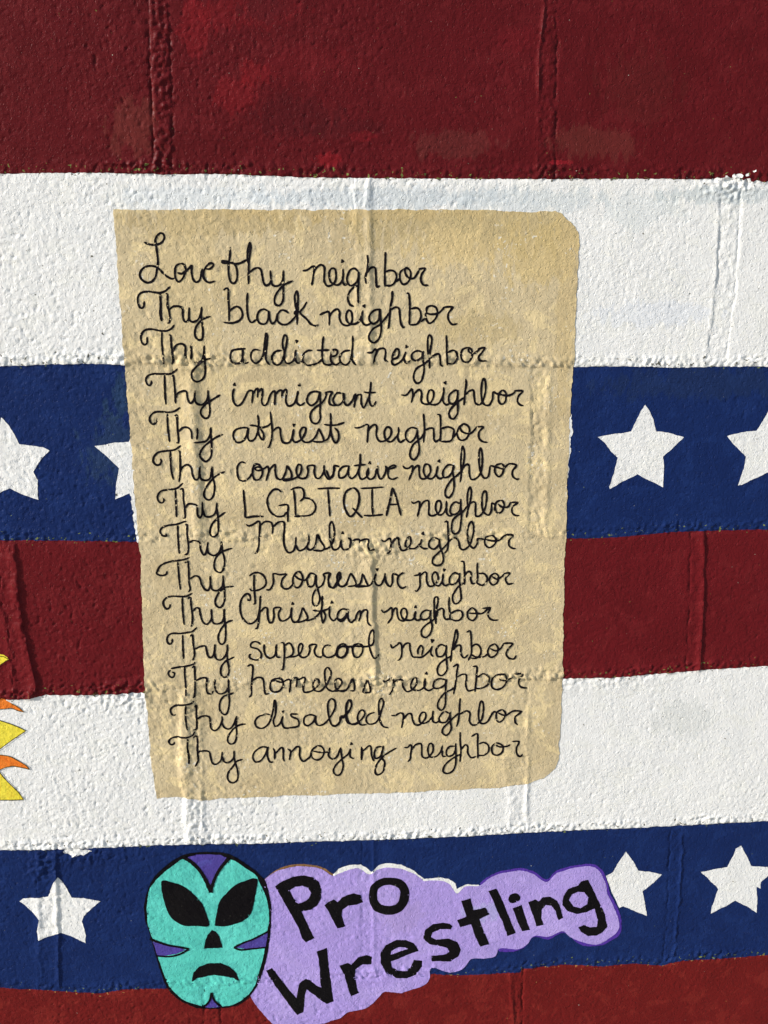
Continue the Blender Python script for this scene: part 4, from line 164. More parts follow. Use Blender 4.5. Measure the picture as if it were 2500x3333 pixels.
JOINTS = [
  (0, "-216.6,175.6 -218.6,116.3 -219.1,55.5 -220.8,5.5", "-197.6,175.7 -197.1,116.4 -198.9,55.5 -200.7,5.5"),
  (0, "193.9,178.3 189.3,130.1 190.2,77.7 191.7,4.8", "205.9,178.4 209.1,102.6 211.9,4.7"),
  (1, "-7.5,-7.7 -6.1,-106 -5.3,-198.2", "7.8,-7.7 9.1,-106.1 10.6,-198.4"),
  (1, "398.1,-11.9 400.9,-109 397.5,-185.3 396.3,-206.6", "418.9,-12 423.1,-109.1 417.9,-206.8"),
  (2, "-204.4,-206.2 -206.7,-312.5 -207.5,-404.8", "-188,-206.4 -189.3,-312.8 -189.8,-405.2"),
  (2, "193.4,-211.2 196.6,-319.7 196.9,-410.1", "213.9,-211.4 215.4,-320 217.2,-410.5"),
  (3, "-420,-407.5 -422.6,-475.7 -417.8,-542 -419.1,-597.9", "-401.6,-408 -402.6,-476.2 -397.5,-542.6 -391.7,-586.6 -394.9,-598.6"),
  (3, "-11.7,-416.9 -11.5,-506.2 -11.4,-594.7", "9.3,-417.3 13.2,-467.6 12.8,-514.8 16.4,-567 16.4,-595.5"),
  (3, "393.9,-414.5 398.3,-497.2 399.9,-586.9", "409.7,-414.8 415.5,-497.7 417.8,-587.4"),
  (4, "-220.7,-608.4 -224.5,-703.9 -220.6,-807.9", "-197.8,-609.1 -200.8,-704.8 -203.3,-808.6"),
  (4, "178.8,-600.7 180.5,-719.1 187.2,-811.8", "202.9,-601.5 206.3,-720.1 207.9,-812.7"),
  (5, "-410.4,-817.3 -415,-892.9 -421.2,-1008.2", "-387,-818.3 -390.5,-894.1 -397,-1009.5"),
  (5, "-2.7,-821.6 -4.4,-1016", "12.2,-822.3 11,-1016.8"),
  (5, "397.4,-816.1 399,-884.8 401.7,-1008.1", "414.1,-816.8 414.6,-862.5 415.5,-908.9 416,-1008.9"),
  (6, "-211.3,-1033.7 -211.7,-1083.6", "-190.5,-1034.9 -191.6,-1084.7"),
  (6, "195.4,-1021.7 201.4,-1107", "211.9,-1022.5 213.2,-1107.6"),
]

def pts(s): return [tuple(float(v) for v in t.split(',')) for t in s.split()]
def poly(s): return np.array(pts(s)) / 1000.0
BEDP = [poly(b) for b in BEDS]
STEP = 0.2032
def smooth(a, b, x):
    t = np.clip((x - a) / (b - a), 0, 1); return t * t * (3 - 2 * t)

# ---------------------------------------------------------------- noise and the relief of the wall front
rng = np.random.default_rng(7)
_G = rng.uniform(0, 2 * np.pi, (8, 256, 256)).astype(np.float32)
_GC = np.pad(np.cos(_G), ((0, 0), (0, 1), (0, 1)), mode='wrap').reshape(8, -1); _GS = np.pad(np.sin(_G), ((0, 0), (0, 1), (0, 1)), mode='wrap').reshape(8, -1)
def gnoise(x, z, scale, k=0):
    """2D gradient noise, about -0.7..0.7, feature size `scale` metres"""
    x, z = np.broadcast_arrays(x, z)
    if x.ndim == 2 and x.shape[1] > 1 and x[0, 0] == x[0, -1] and x[-1, 0] == x[-1, -1] and z[0, 0] == z[0, -1]:      # constant along rows
        return np.broadcast_to(gnoise(x[:, :1], z[:, :1], scale, k), x.shape)
    if x.ndim == 2 and x.shape[0] > 1 and x[0, 0] == x[-1, 0] and x[0, -1] == x[-1, -1] and z[0, 0] == z[-1, 0] and z[0, -1] == z[-1, -1] and z[0, 1] == z[-1, 1]:
        return np.broadcast_to(gnoise(x[:1], z[:1], scale, k), x.shape)
    u = (x / scale + (37.3 * k + 500.0)).astype(np.float32); v = (z / scale + (11.7 * k + 500.0)).astype(np.float32)
    fl = np.floor(u); i = fl.astype(np.int32) & 255; fu = u - fl; fl = np.floor(v); j = fl.astype(np.int32) & 255; fv = v - fl
    gc, gs = _GC[k % 8], _GS[k % 8]; q = i * 257 + j
    def d(o, a, b): return gc[q + o] * (fu - a) + gs[q + o] * (fv - b)
    su = fu * fu * fu * (fu * (fu * 6 - 15) + 10); sv = fv * fv * fv * (fv * (fv * 6 - 15) + 10)
    n00 = d(0, 0, 0); n01 = d(1, 0, 1)
    n0 = n00 + (d(257, 1, 0) - n00) * su; n1 = n01 + (d(258, 1, 1) - n01) * su
    return n0 + (n1 - n0) * sv

X0, X1, Z0, Z1, RS = -0.86, 0.96, -1.42, 0.46, 0.001
XS = np.arange(X0, X1 + 1e-9, RS); ZS = np.arange(Z0, Z1 + 1e-9, RS)
GX, GZ = np.meshgrid(XS, ZS)
mm = 0.001
def bed_z(k, x):
    """height of the painted lower edge of course k"""
    if 0 <= k < 6:
        b = BEDP[k]; z = np.interp(x, b[:, 0], b[:, 1])
        t = smooth(b[0, 0] - 0.25, b[0, 0] - 0.05, x) * (1 - smooth(b[-1, 0] + 0.05, b[-1, 0] + 0.25, x))
        return z * t - k * STEP * (1 - t)
    return np.zeros_like(x) - k * STEP
def bed_edge(k, x):
    """the painted edge with its brush wobble"""
    return bed_z(k, x) + (0.9 * gnoise(x, x * 0 + k, 0.012, 3) + 1.0 * gnoise(x, x * 0 + 3 * k, 0.0045, 4)) * mm

H = (0.55 * gnoise(GX, GZ, 0.085, 0) + 0.30 * gnoise(GX, GZ, 0.028, 1)) * mm
rough = 0.75 + 0.75 * gnoise(GX, GZ, 0.11, 5)
rough = 0.85 * np.clip(rough, 0.25, 1.25) * (0.98 - 0.50 * smooth(-0.30, 0.35, GX))
wx = GX + 0.004 * gnoise(GX, GZ, 0.013, 2); wz = GZ + 0.004 * gnoise(GX, GZ, 0.015, 6)
n3 = gnoise(wx, wz, 0.0062, 3); n4 = gnoise(wx, wz, 0.0034, 4)
H += rough * (0.22 * n3 + 0.20 * n4 + 0.42 * smooth(0.12, 0.30, n4) - 0.30 * smooth(0.16, 0.34, -n3)) * mm
pit = gnoise(wx, wz, 0.0056, 6)
H -= rough * 1.15 * smooth(0.29, 0.42, pit) * mm
lump = gnoise(GX, GZ, 0.009, 7)
H += rough * 0.5 * smooth(0.3, 0.55, lump) * mm
crust = (1.3 * gnoise(wx, wz, 0.0085, 1) + 1.7 * gnoise(wx, wz, 0.0048, 2) + 1.0 * gnoise(GX, GZ, 0.0032, 5)) * mm
BEDNEAR = np.zeros_like(GX)
for k, amp in zip(range(6), (1.1, 1.05, 1.05, 1.0, 1.1, 0.9)):
    d = GZ - bed_z(k, XS)[None, :]
    wob = 0.003 * gnoise(GX, GZ, 0.05, k)
    m = smooth(-0.0025, 0.001, d) * (1 - smooth(0.009 + wob, 0.017 + wob, d))
    vary = np.clip(0.85 + 1.3 * gnoise(GX, GX * 0 + k, 0.09, 4), 0.25, 1.5)
    H += m * amp * vary * (crust + 0.55 * mm)
    H -= np.exp(-((d + 0.0006) / 0.0012) ** 2) * np.clip(0.5 + 1.2 * gnoise(GX, GX * 0 + k, 0.02, 2), 0, 1) * 0.8 * mm
    BEDNEAR = np.maximum(BEDNEAR, smooth(-0.008, 0.0, d) * (1 - smooth(0.004, 0.02, d)))
_CM = {}
def course_mask(c):
    if c not in _CM: _CM[c] = smooth(-0.004, 0.002, GZ - bed_z(c, XS)[None, :]) * (1 - smooth(-0.004, 0.004, GZ - bed_z(c - 1, XS)[None, :]))
    return _CM[c]
def edge_x(s, z):
    p = poly(s) if isinstance(s, str) else s
    p = p[np.argsort(p[:, 1])]
    return np.interp(z, p[:, 1], p[:, 0])
# how each upright joint looks: (bulge mm, roughness, left crack mm, right crack mm)
JP = [(0.5, 1.1, 2.0, 1.8), (0.2, .6, 0.3, 1.5), (0.5, .25, 0.8, 0.5), (-0.4, .35, 1.2, 1.0), (0.3, .25, 0.3, 0.0),
      (-0.4, .7, 0.9, 0.4), (0.3, .5, 1.8, 0.0), (0.2, .15, 0.9, 0.0), (-0.2, .25, 1.2, 0.0), (0.4, .7, 0.2, 0.9), (0.0, .45, 0.4, 0.9),
      (0.3, .5, 0.8, 0.3), (-0.2, .2, 1.0, 0.4), (-0.2, .3, 1.5, 0.5), (0.2, .3, 1.3, 1.4), (-0.2, .3, 0.5, 2.0)]
JNT = []
ZC = ZS[:, None]
def window(L, R_):
    i0, i1 = np.searchsorted(XS, [L[:, 0].min() - 0.035, R_[:, 0].max() + 0.035]); return slice(max(i0, 0), min(i1, len(XS)))
for (c, l, r), (bul, ro, cl, cr) in zip(JOINTS, JP):
    L = poly(l); R_ = poly(r); JNT.append((c, L, R_))
    w = window(L, R_); cm = course_mask(c)[:, w]; gx = GX[:, w]; gz = GZ[:, w]
    w1 = 0.0030 * gnoise(gx * 0.3 + c, gz, 0.022, 3) + 0.0022 * gnoise(gx + c, gz, 0.0065, 5)
    w2 = 0.0030 * gnoise(gx * 0.3 + 5 + c, gz, 0.024, 4) + 0.0022 * gnoise(gx + c, gz, 0.0065, 6)
    xl = edge_x(L, ZC) + w1; xr = edge_x(R_, ZC) + w2
    band = smooth(-0.001, 0.002, gx - xl) * (1 - smooth(-0.002, 0.001, gx - xr)) * cm
    H[:, w] += band * (bul * mm + ro * crust[:, w])
    a1 = np.clip(0.7 + 1.7 * gnoise(ZC * 0 + c, ZC, 0.02, 1), 0, 1); a2 = np.clip(0.7 + 1.7 * gnoise(ZC * 0 + 9 + c, ZC, 0.02, 2), 0, 1)
    H[:, w] -= cm * (cl * a1 * np.exp(-((gx - xl) / 0.0011) ** 2) + cr * a2 * np.exp(-((gx - xr) / 0.0011) ** 2)) * mm
def ridge(j, side, h, left, right, zs=0.0, ze=1.0, k=0, wig=0.002):
    """mortar squeezed out along a joint edge: rises over `left` mm, falls over `right` mm"""
    c, L, R_ = JNT[j]; w = window(L, R_); cm = course_mask(c)[:, w]
    xc = (edge_x(L, ZC) if side == 'L' else edge_x(R_, ZC)) + wig * gnoise(ZC * 0 + k, ZC, 0.018, k) + 0.5 * wig * gnoise(ZC * 0 + k, ZC, 0.005, k + 1)
    d = GX[:, w] - xc
    prof = np.where(d < 0, np.exp(-(d / (left * mm)) ** 2), np.exp(-(d / (right * mm)) ** 2))
    t = (bed_z(c - 1, XS[w])[None, :] - GZ[:, w]) / STEP
    H[:, w] += cm * h * mm * prof * smooth(zs - 0.1, zs + 0.05, t) * (1 - smooth(ze - 0.05, ze + 0.1, t)) * (0.8 + 0.5 * gnoise(ZC * 0 + k, ZC, 0.025, k + 2))
ridge(1, 'L', 1.6, 1.6, 1.4, 0, 0.55, 1); ridge(1, 'L', 0.6, 2, 1.5, 0.5, 1, 1)
ridge(2, 'R', 1.9, 2.4, 3.2, 0, 1, 2, 0.001); ridge(2, 'L', 0.8, 2.0, 2.0, 0, 1, 5, 0.002)
ridge(3, 'L', 0.7, 3.5, 1.0, 0, 1, 3)
ridge(4, 'R', 2.6, 10, 6, 0.0, 1, 4)
ridge(5, 'R', 1.2, 4, 3, 0, 1, 5); ridge(5, 'L', 0.6, 3, 1.0, 0, 1, 6)
ridge(6, 'R', 3.6, 9, 1.0, 0.05, 1, 7, 0.004); ridge(6, 'L', 1.6, 5, 2.0, 0.2, 1, 3, 0.003)
ridge(7, 'R', 2.1, 8.5, 1.0, 0.05, 1, 8, 0.003); ridge(7, 'L', 0.8, 4, 1.0, 0, 1, 2)
ridge(8, 'R', 2.3, 5, 1.1, 0.0, 1, 9, 0.002)
ridge(9, 'L', 2.4, 3.0, 13, 0.0, 1, 10, 0.005); ridge(9, 'R', 1.3, 1.8, 3.0, 0.1, 1, 1, 0.001)
ridge(10, 'R', 1.4, 2.2, 2.5, 0.2, 1, 2, 0.001); ridge(10, 'L', 0.8, 4.0, 7, 0.3, 1, 4, 0.004)
ridge(11, 'R', 2.2, 3.0, 2.0, 0.0, 1, 5, 0.002); ridge(11, 'L', 1.2, 5, 3, 0.0, 1, 6, 0.003)
ridge(12, 'R', 1.1, 1.8, 2.0, 0.0, 1, 7, 0.001)
ridge(13, 'R', 1.7, 2.0, 1.4, 0.1, 1, 1, 0.003)
ridge(15, 'L', 1.0, 3, 2, 0, 1, 2)
# blocks never sit perfectly flush: a fraction of a millimetre per course and per block
for c in range(0, 7):
    H += course_mask(c) * (0.35 * math.sin(c * 2.3)) * mm
# lumps of old mortar dripped at the heads of two joints
for (cx, cz, rx, rz, h) in ((-0.345, -0.822, .060, .012, 1.6), (-0.405, -0.838, .02, .02, 1.8), (0.012, -0.425, 0.040, 0.012, 2.4), (-0.19, -0.20, 0.05, 0.012, 1.8),
                            (-0.29, -0.602, 0.05, 0.022, 2.0), (0.02, -0.60, 0.03, 0.02, 1.8), (0.29, -0.60, 0.09, 0.014, 1.0), (0.405, -0.012, 0.03, 0.012, 2.2), (-0.02, -0.83, .02, .006, 1.0)):
    q = ((GX - cx) / rx) ** 2 + ((GZ - cz) / rz) ** 2
    H += np.exp(-q) * (h * 0.4 * mm + h * 0.75 * crust)
fade = smooth(X0, X0 + 0.04, GX) * (1 - smooth(X1 - 0.04, X1, GX)) * smooth(Z0, Z0 + 0.03, GZ) * (1 - smooth(Z1 - 0.02, Z1, GZ))
H *= fade

def sample(R, x, z):
    u = np.clip((np.asarray(x) - X0) / RS, 0, len(XS) - 1.001); v = np.clip((np.asarray(z) - Z0) / RS, 0, len(ZS) - 1.001)
    i = u.astype(int); j = v.astype(int); fu = u - i; fv = v - j
    return (R[j, i] * (1 - fu) + R[j, i + 1] * fu) * (1 - fv) + (R[j + 1, i] * (1 - fu) + R[j + 1, i + 1] * fu) * fv

def dense(P, step):
    out = []
    for a, b in zip(P, np.roll(P, -1, 0)):
        L = np.linalg.norm(b - a); m = max(1, int(np.ceil(L / step)))
        for k in range(m): out.append(a + (b - a) * k / m)
    return np.array(out)
def in_poly(P, x, y):
    inside = np.zeros(x.shape, bool); px, py = P[:, 0], P[:, 1]; qx, qy = np.roll(px, -1), np.roll(py, -1)
    for a, b, c_, d in zip(px, py, qx, qy):
        if b == d: continue
        hit = ((b > y) != (d > y)) & (x < (c_ - a) * (y - b) / (d - b) + a); inside ^= hit
    return inside
# under a coat of paint (3 mm inside its outline) the coat below is let down a little, so that no grain pokes through
SINK = 0.0008
COVER = [np.zeros_like(GX) for _ in range(7)]
for (n_, m_, layer_, sm_, w_, s_) in SHAPES:
    if m_ == 'stroke' or n_ == 'dot': continue
    lp = [poly(q) for q in s_.split(';')]; e = 2 if len(n_) < 3 else 3
    i0, i1 = np.searchsorted(XS, [lp[0][:, 0].min(), lp[0][:, 0].max()]); j0, j1 = np.searchsorted(ZS, [lp[0][:, 1].min(), lp[0][:, 1].max()])
    i0 = max(i0 - 1, 0); j0 = max(j0 - 1, 0)
    sub = in_poly(lp[0], GX[j0:j1, i0:i1], GZ[j0:j1, i0:i1])
    for hl in lp[1:]: sub &= ~in_poly(hl, GX[j0:j1, i0:i1], GZ[j0:j1, i0:i1])
    er = np.zeros_like(sub)
    if min(sub.shape) > 2 * e + 2:
        er[e:-e, e:-e] = sub[e:-e, e:-e]
        for dx, dz in ((e, 0), (-e, 0), (0, e), (0, -e), (e - 1, e - 1), (1 - e, e - 1), (e - 1, 1 - e), (1 - e, 1 - e)):
            er[e:-e, e:-e] &= sub[e + dz:sub.shape[0] - e + dz, e + dx:sub.shape[1] - e + dx]
        for L_ in range(0, layer_): COVER[L_][j0:j1, i0:i1] = np.maximum(COVER[L_][j0:j1, i0:i1], er)

# ---------------------------------------------------------------- materials
def N(t, kind, loc=None, **kw):
    n = t.nodes.new(kind)
    for k_, v in kw.items(): setattr(n, k_, v)
    return n
def mth(t, op, a, b=None, c=None, clamp=False):
    n = N(t, 'ShaderNodeMath', operation=op); n.use_clamp = clamp
    for i, v in enumerate((a, b, c)):
        if v is None: continue
        if isinstance(v, (int, float)): n.inputs[i].default_value = v
        else: t.links.new(v, n.inputs[i])
    return n.outputs[0]
def ramp(t, v, lo, hi):
    n = N(t, 'ShaderNodeMapRange', interpolation_type='SMOOTHSTEP'); t.links.new(v, n.inputs[0])
    n.inputs[1].default_value = lo; n.inputs[2].default_value = hi
    return n.outputs[0]
def mixc(t, f, a, b):
    n = N(t, 'ShaderNodeMix', data_type='RGBA')
    for s, v in ((n.inputs[0], f), (n.inputs[6], a), (n.inputs[7], b)):
        if isinstance(v, (int, float)): s.default_value = v
        elif isinstance(v, tuple): s.default_value = (*v, 1)
        else: t.links.new(v, s)
    return n.outputs[2]
def noise(t, vec, scale, detail=2, rough=0.5, dist=0.0):
    n = N(t, 'ShaderNodeTexNoise'); t.links.new(vec, n.inputs['Vector'])
    n.inputs['Scale'].default_value = scale; n.inputs['Detail'].default_value = detail
    n.inputs['Roughness'].default_value = rough; n.inputs['Distortion'].default_value = dist
    return n.outputs[0]
def paint(name, base, alt, alt2=None, roughness=0.5, brush=(1, 1, 1), chip=0.0, fleckcol=(.16, .19, .05), spots=(), altamt=0.5, alt2amt=.6, spec=0.11,
          bump=0.000085, wornamt=0.0, worncol=(.5, .45, .4), thin=None, thinamt=0.0, wear_pits=0.0):
    """brushed masonry paint: patchy coats, brush streaks, chips down to an older coat, dark flecks for shaded pinholes, fine grain in the bump"""
    m = bpy.data.materials.new(name); m.use_nodes = True; t = m.node_tree
    P = t.nodes['Principled BSDF']
    g = N(t, 'ShaderNodeNewGeometry'); pos = g.outputs['Position']
    mp = N(t, 'ShaderNodeMapping'); t.links.new(pos, mp.inputs[0]); mp.inputs['Scale'].default_value = brush
    v = mp.outputs[0]
    c = mixc(t, mth(t, 'MULTIPLY', ramp(t, noise(t, v, 14, 5, .6, .4), .42, .68), altamt), base, alt)
    if alt2: c = mixc(t, mth(t, 'MULTIPLY', ramp(t, noise(t, v, 30, 5, .7, .8), .52, .58), alt2amt), c, alt2)
    fine = noise(t, pos, 420, 3, .6)
    hv = N(t, 'ShaderNodeHueSaturation'); t.links.new(c, hv.inputs['Color'])
    t.links.new(mth(t, 'ADD', mth(t, 'MULTIPLY', noise(t, v, 90, 4, .7), .30), .85), hv.inputs['Value']); c = hv.outputs[0]
    bm = N(t, 'ShaderNodeMapping'); t.links.new(pos, bm.inputs[0]); bm.inputs['Rotation'].default_value = (0, .5, 0); bm.inputs['Scale'].default_value = (1.6, 1, .6); bpos = bm.outputs[0]
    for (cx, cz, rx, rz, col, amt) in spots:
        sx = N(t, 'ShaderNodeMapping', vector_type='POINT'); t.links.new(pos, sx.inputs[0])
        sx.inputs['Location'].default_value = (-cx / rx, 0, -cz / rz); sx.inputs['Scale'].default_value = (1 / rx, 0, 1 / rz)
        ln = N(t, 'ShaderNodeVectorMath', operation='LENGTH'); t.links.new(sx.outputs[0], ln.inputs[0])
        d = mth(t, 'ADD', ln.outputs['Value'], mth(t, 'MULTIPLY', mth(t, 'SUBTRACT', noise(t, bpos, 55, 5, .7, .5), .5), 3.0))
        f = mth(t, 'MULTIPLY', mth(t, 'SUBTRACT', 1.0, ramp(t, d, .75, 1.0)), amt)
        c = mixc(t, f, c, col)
    if wornamt:
        wv = noise(t, pos, 240, 2, .5)
        c = mixc(t, mth(t, 'MULTIPLY', mth(t, 'MULTIPLY', ramp(t, wv, .60, .66), wornamt), ramp(t, noise(t, pos, 22, 3, .6), .55, .66)), c, worncol)
    if chip:
        at = N(t, 'ShaderNodeAttribute', attribute_name='bed')
        cv = noise(t, pos, 190, 3, .55, .3)
        th = mth(t, 'ADD', cv, mth(t, 'ADD', mth(t, 'MULTIPLY', at.outputs['Fac'], 0.115 * chip), wear_pits))
        c = mixc(t, ramp(t, th, .735, .765), c, fleckcol)
        if not wear_pits: c = mixc(t, ramp(t, noise(t, pos, 330, 2, .5), .775, .80), c, (.62, .60, .48))
    if thin:
        at2 = N(t, 'ShaderNodeAttribute', attribute_name='pit')
        c = mixc(t, mth(t, 'MULTIPLY', ramp(t, mth(t, 'ADD', at2.outputs['Fac'], mth(t, 'MULTIPLY', fine, .3)), .75, 1.0), thinamt), c, thin)
    t.links.new(c, P.inputs['Base Color'])
    P.inputs['Specular IOR Level'].default_value = spec
    rr = mth(t, 'ADD', mth(t, 'MULTIPLY', noise(t, v, 120, 3, .6), .24), roughness - .12); t.links.new(rr, P.inputs['Roughness'])
    b = N(t, 'ShaderNodeBump'); b.inputs['Distance'].default_value = 1.0; b.inputs['Strength'].default_value = 1.0
    vo = N(t, 'ShaderNodeTexVoronoi', feature='SMOOTH_F1'); t.links.new(pos, vo.inputs['Vector']); vo.inputs['Scale'].default_value = 380; vo.inputs['Smoothness'].default_value = .4
    hsum = mth(t, 'SUBTRACT', mth(t, 'MULTIPLY', noise(t, pos, 430, 2, .6, .1), bump * 2.2), mth(t, 'MULTIPLY', vo.outputs['Distance'], bump * 1.2))
    grain = mth(t, 'MULTIPLY', ramp(t, noise(t, pos, 300, 1, .5), .55, .63), bump * 1.6)
    pock = mth(t, 'MULTIPLY', ramp(t, noise(t, pos, 250, 1, .5, .3), .63, .69), bump * 3.4)
    hsum = mth(t, 'SUBTRACT', mth(t, 'ADD', hsum, grain), pock)
    streak = N(t, 'ShaderNodeMapping'); t.links.new(pos, streak.inputs[0]); streak.inputs['Scale'].default_value = (1, 1, .12)
    hsum = mth(t, 'ADD', hsum, mth(t, 'MULTIPLY', noise(t, streak.outputs[0], 700, 2, .5), bump * .7))
    t.links.new(hsum, b.inputs['Height']); t.links.new(b.outputs[0], P.inputs['Normal'])
    return m
REDHI = (.27, .010, .015)
M = {
 'red': paint('red_paint', (.100, .0060, .0085), (.076, .0046, .0060), (.122, .0095, .0120), .46, chip=1.0, spots=[
     (-.120, .165, .060, .016, REDHI, .2), (-.170, .150, .018, .030, REDHI, .26), (-.130, .085, .022, .022, REDHI, .24), (-.112, .105, .020, .014, REDHI, .26), (-.06, .115, .05, .02, (.17, .010, .014), .3),
     (.004, .042, .020, .006, REDHI, .35), (-.035, .018, .020, .008, REDHI, .42), (-.10, .168, .03, .015, (.05, .008, .010), .4), (.215, .015, .016, .003, (.30, .012, .02), .5),
     (-.07, .062, .05, .022, (.05, .006, .008), .35), (-.01, .048, .05, .012, (.05, .006, .008), .3), (.10, .035, .05, .016, (.17, .05, .04), .2), (.255, .035, .05, .020, (.17, .05, .035), .22),
     (.165, .14, .02, .015, (.17, .010, .014), .3), (.30, .09, .05, .04, (.10, .018, .014), .2),
     (-.24, .05, .03, .03, (.19, .05, .035), .25)]),
 'red_low': paint('brick_red_paint', (.145, .0098, .0092), (.115, .0078, .0072), (.195, .018, .014), .5, chip=1.1, fleckcol=(.42, .22, .07)),
 'red_mid': paint('crimson_paint', (.122, .0075, .0105), (.096, .0060, .0080), (.145, .0115, .0140), .46, chip=1.0),
 'white': paint('white_paint', (.81, .80, .775), (.76, .755, .735), (.80, .79, .74), .55, chip=.7, fleckcol=(.13, .125, .10), wear_pits=.038, altamt=.5, spots=[  # dark flecks put the shaded insides of pinholes into the colour
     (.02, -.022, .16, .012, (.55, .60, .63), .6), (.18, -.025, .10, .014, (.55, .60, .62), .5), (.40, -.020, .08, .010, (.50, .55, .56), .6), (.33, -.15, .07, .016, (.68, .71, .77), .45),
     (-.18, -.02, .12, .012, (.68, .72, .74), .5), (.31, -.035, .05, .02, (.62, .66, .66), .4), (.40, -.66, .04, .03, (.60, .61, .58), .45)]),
 'blue': paint('navy_blue_paint', (.0072, .0210, .098), (.0060, .0165, .080), (.0100, .028, .122), .45, chip=.9, spots=[(-.24, -.24, .05, .03, (.022, .050, .10), .6), (-.27, -.30, .05, .04, (.025, .05, .10), .5), (.40, -.23, .14, .02, (.02, .035, .06), .25)]),
 'tan': paint('tan_paint', (.60, .487, .297), (.53, .42, .243), (.78, .62, .335), .5, wornamt=.75, worncol=(.80, .78, .70), altamt=.9, thin=(.80, .78, .70), thinamt=.0, spots=[
     (.14, -.05, .15, .035, (.46, .355, .17), .65), (-.15, -.045, .10, .018, (.46, .35, .17), .6), (.20, -.08, .05, .04, (.60, .45, .20), .6), (.10, -.075, .05, .025, (.68, .52, .26), .6), (.23, -.13, .012, .15, (.56, .43, .22), .6),
     (.13, -.165, .05, .02, (.50, .39, .20), .6), (.0, -.035, .2, .012, (.55, .41, .19), .5), (-.2, -.78, .1, .03, (.56, .43, .20), .6), (.15, -.77, .12, .03, (.60, .46, .24), .5),
     (-.19, -.12, .04, .16, (.60, .47, .25), .5)]),
 'teal': paint('turquoise_paint', (.095, .55, .46), (.13, .64, .55), (.075, .44, .39), .42, altamt=.9, alt2amt=.5, chip=.5, fleckcol=(.03, .12, .2), wear_pits=.015),
 'lilac': paint('lilac_paint', (.40, .295, .68), (.47, .36, .74), (.35, .27, .60), .45, altamt=.9, alt2amt=.5, chip=.5, fleckcol=(.1, .1, .25), wear_pits=.015, spots=[(.05, -.93, .03, .03, (.38, .28, .58), .6), (.15, -.93, .03, .015, (.40, .40, .66), .5)]),
 'violet': paint('violet_paint', (.085, .035, .32), (.07, .03, .27), None, .45),
 'purple': paint('purple_paint', (.080, .055, .30), (.065, .05, .24), (.09, .09, .38), .45),
 'black': paint('black_paint', (.005, .004, .005), (.009, .008, .008), None, .42, spec=.08, chip=.4, fleckcol=(.12, .11, .09), wear_pits=.03),
 'ink': paint('black_lettering', (.008, .006, .008), (.012, .010, .010), None, .5, spec=.06, bump=.00008, chip=.42, fleckcol=(.55, .45, .27), wear_pits=.06),
 'yellow': paint('yellow_paint', (.80, .66, .045), (.84, .72, .10), (.82, .58, .05), .45),
 'orange': paint('orange_paint', (.80, .20, .025), (.78, .26, .04), (.74, .16, .02), .45),
 'sunink': paint('olive_outline_paint', (.08, .06, .010), (.05, .04, .01), None, .5),
 'brown': paint('brown_paint', (.24, .125, .05), (.20, .10, .04), None, .5),
}

# ---------------------------------------------------------------- builders
def link(name, me, mat, parent=None, label=None):
    me.materials.append(mat)
    if 'bed' not in me.attributes and parent is not None:
        co = np.empty(len(me.vertices) * 3, dtype=np.float32); me.vertices.foreach_get('co', co); co = co.reshape(-1, 3)
        add_attr(me, 'bed', sample(BEDNEAR, co[:, 0], co[:, 2]))
    o = bpy.data.objects.new(name, me); S.collection.objects.link(o)
    if parent: o.parent = parent
    if label: o['label'] = label
    return o
def mesh_np(name, co, quads=None, faces=None, smoothf=True):
    me = bpy.data.meshes.new(name)
    if quads is not None:
        me.vertices.add(len(co)); me.vertices.foreach_set('co', np.asarray(co, dtype=np.float32).ravel())
        n = len(quads); me.loops.add(n * 4); me.polygons.add(n)
        me.loops.foreach_set('vertex_index', np.asarray(quads, dtype=np.int32).ravel())
        me.polygons.foreach_set('loop_start', np.arange(0, n * 4, 4, dtype=np.int32))
        me.update(calc_edges=True)
    else:
        me.from_pydata([tuple(c) for c in co], [], faces)
    me.polygons.foreach_set('use_smooth', np.full(len(me.polygons), smoothf))
    return me
def add_attr(me, name, vals):
    a = me.attributes.new(name, 'FLOAT', 'POINT'); a.data.foreach_set('value', np.asarray(vals, dtype=np.float32))

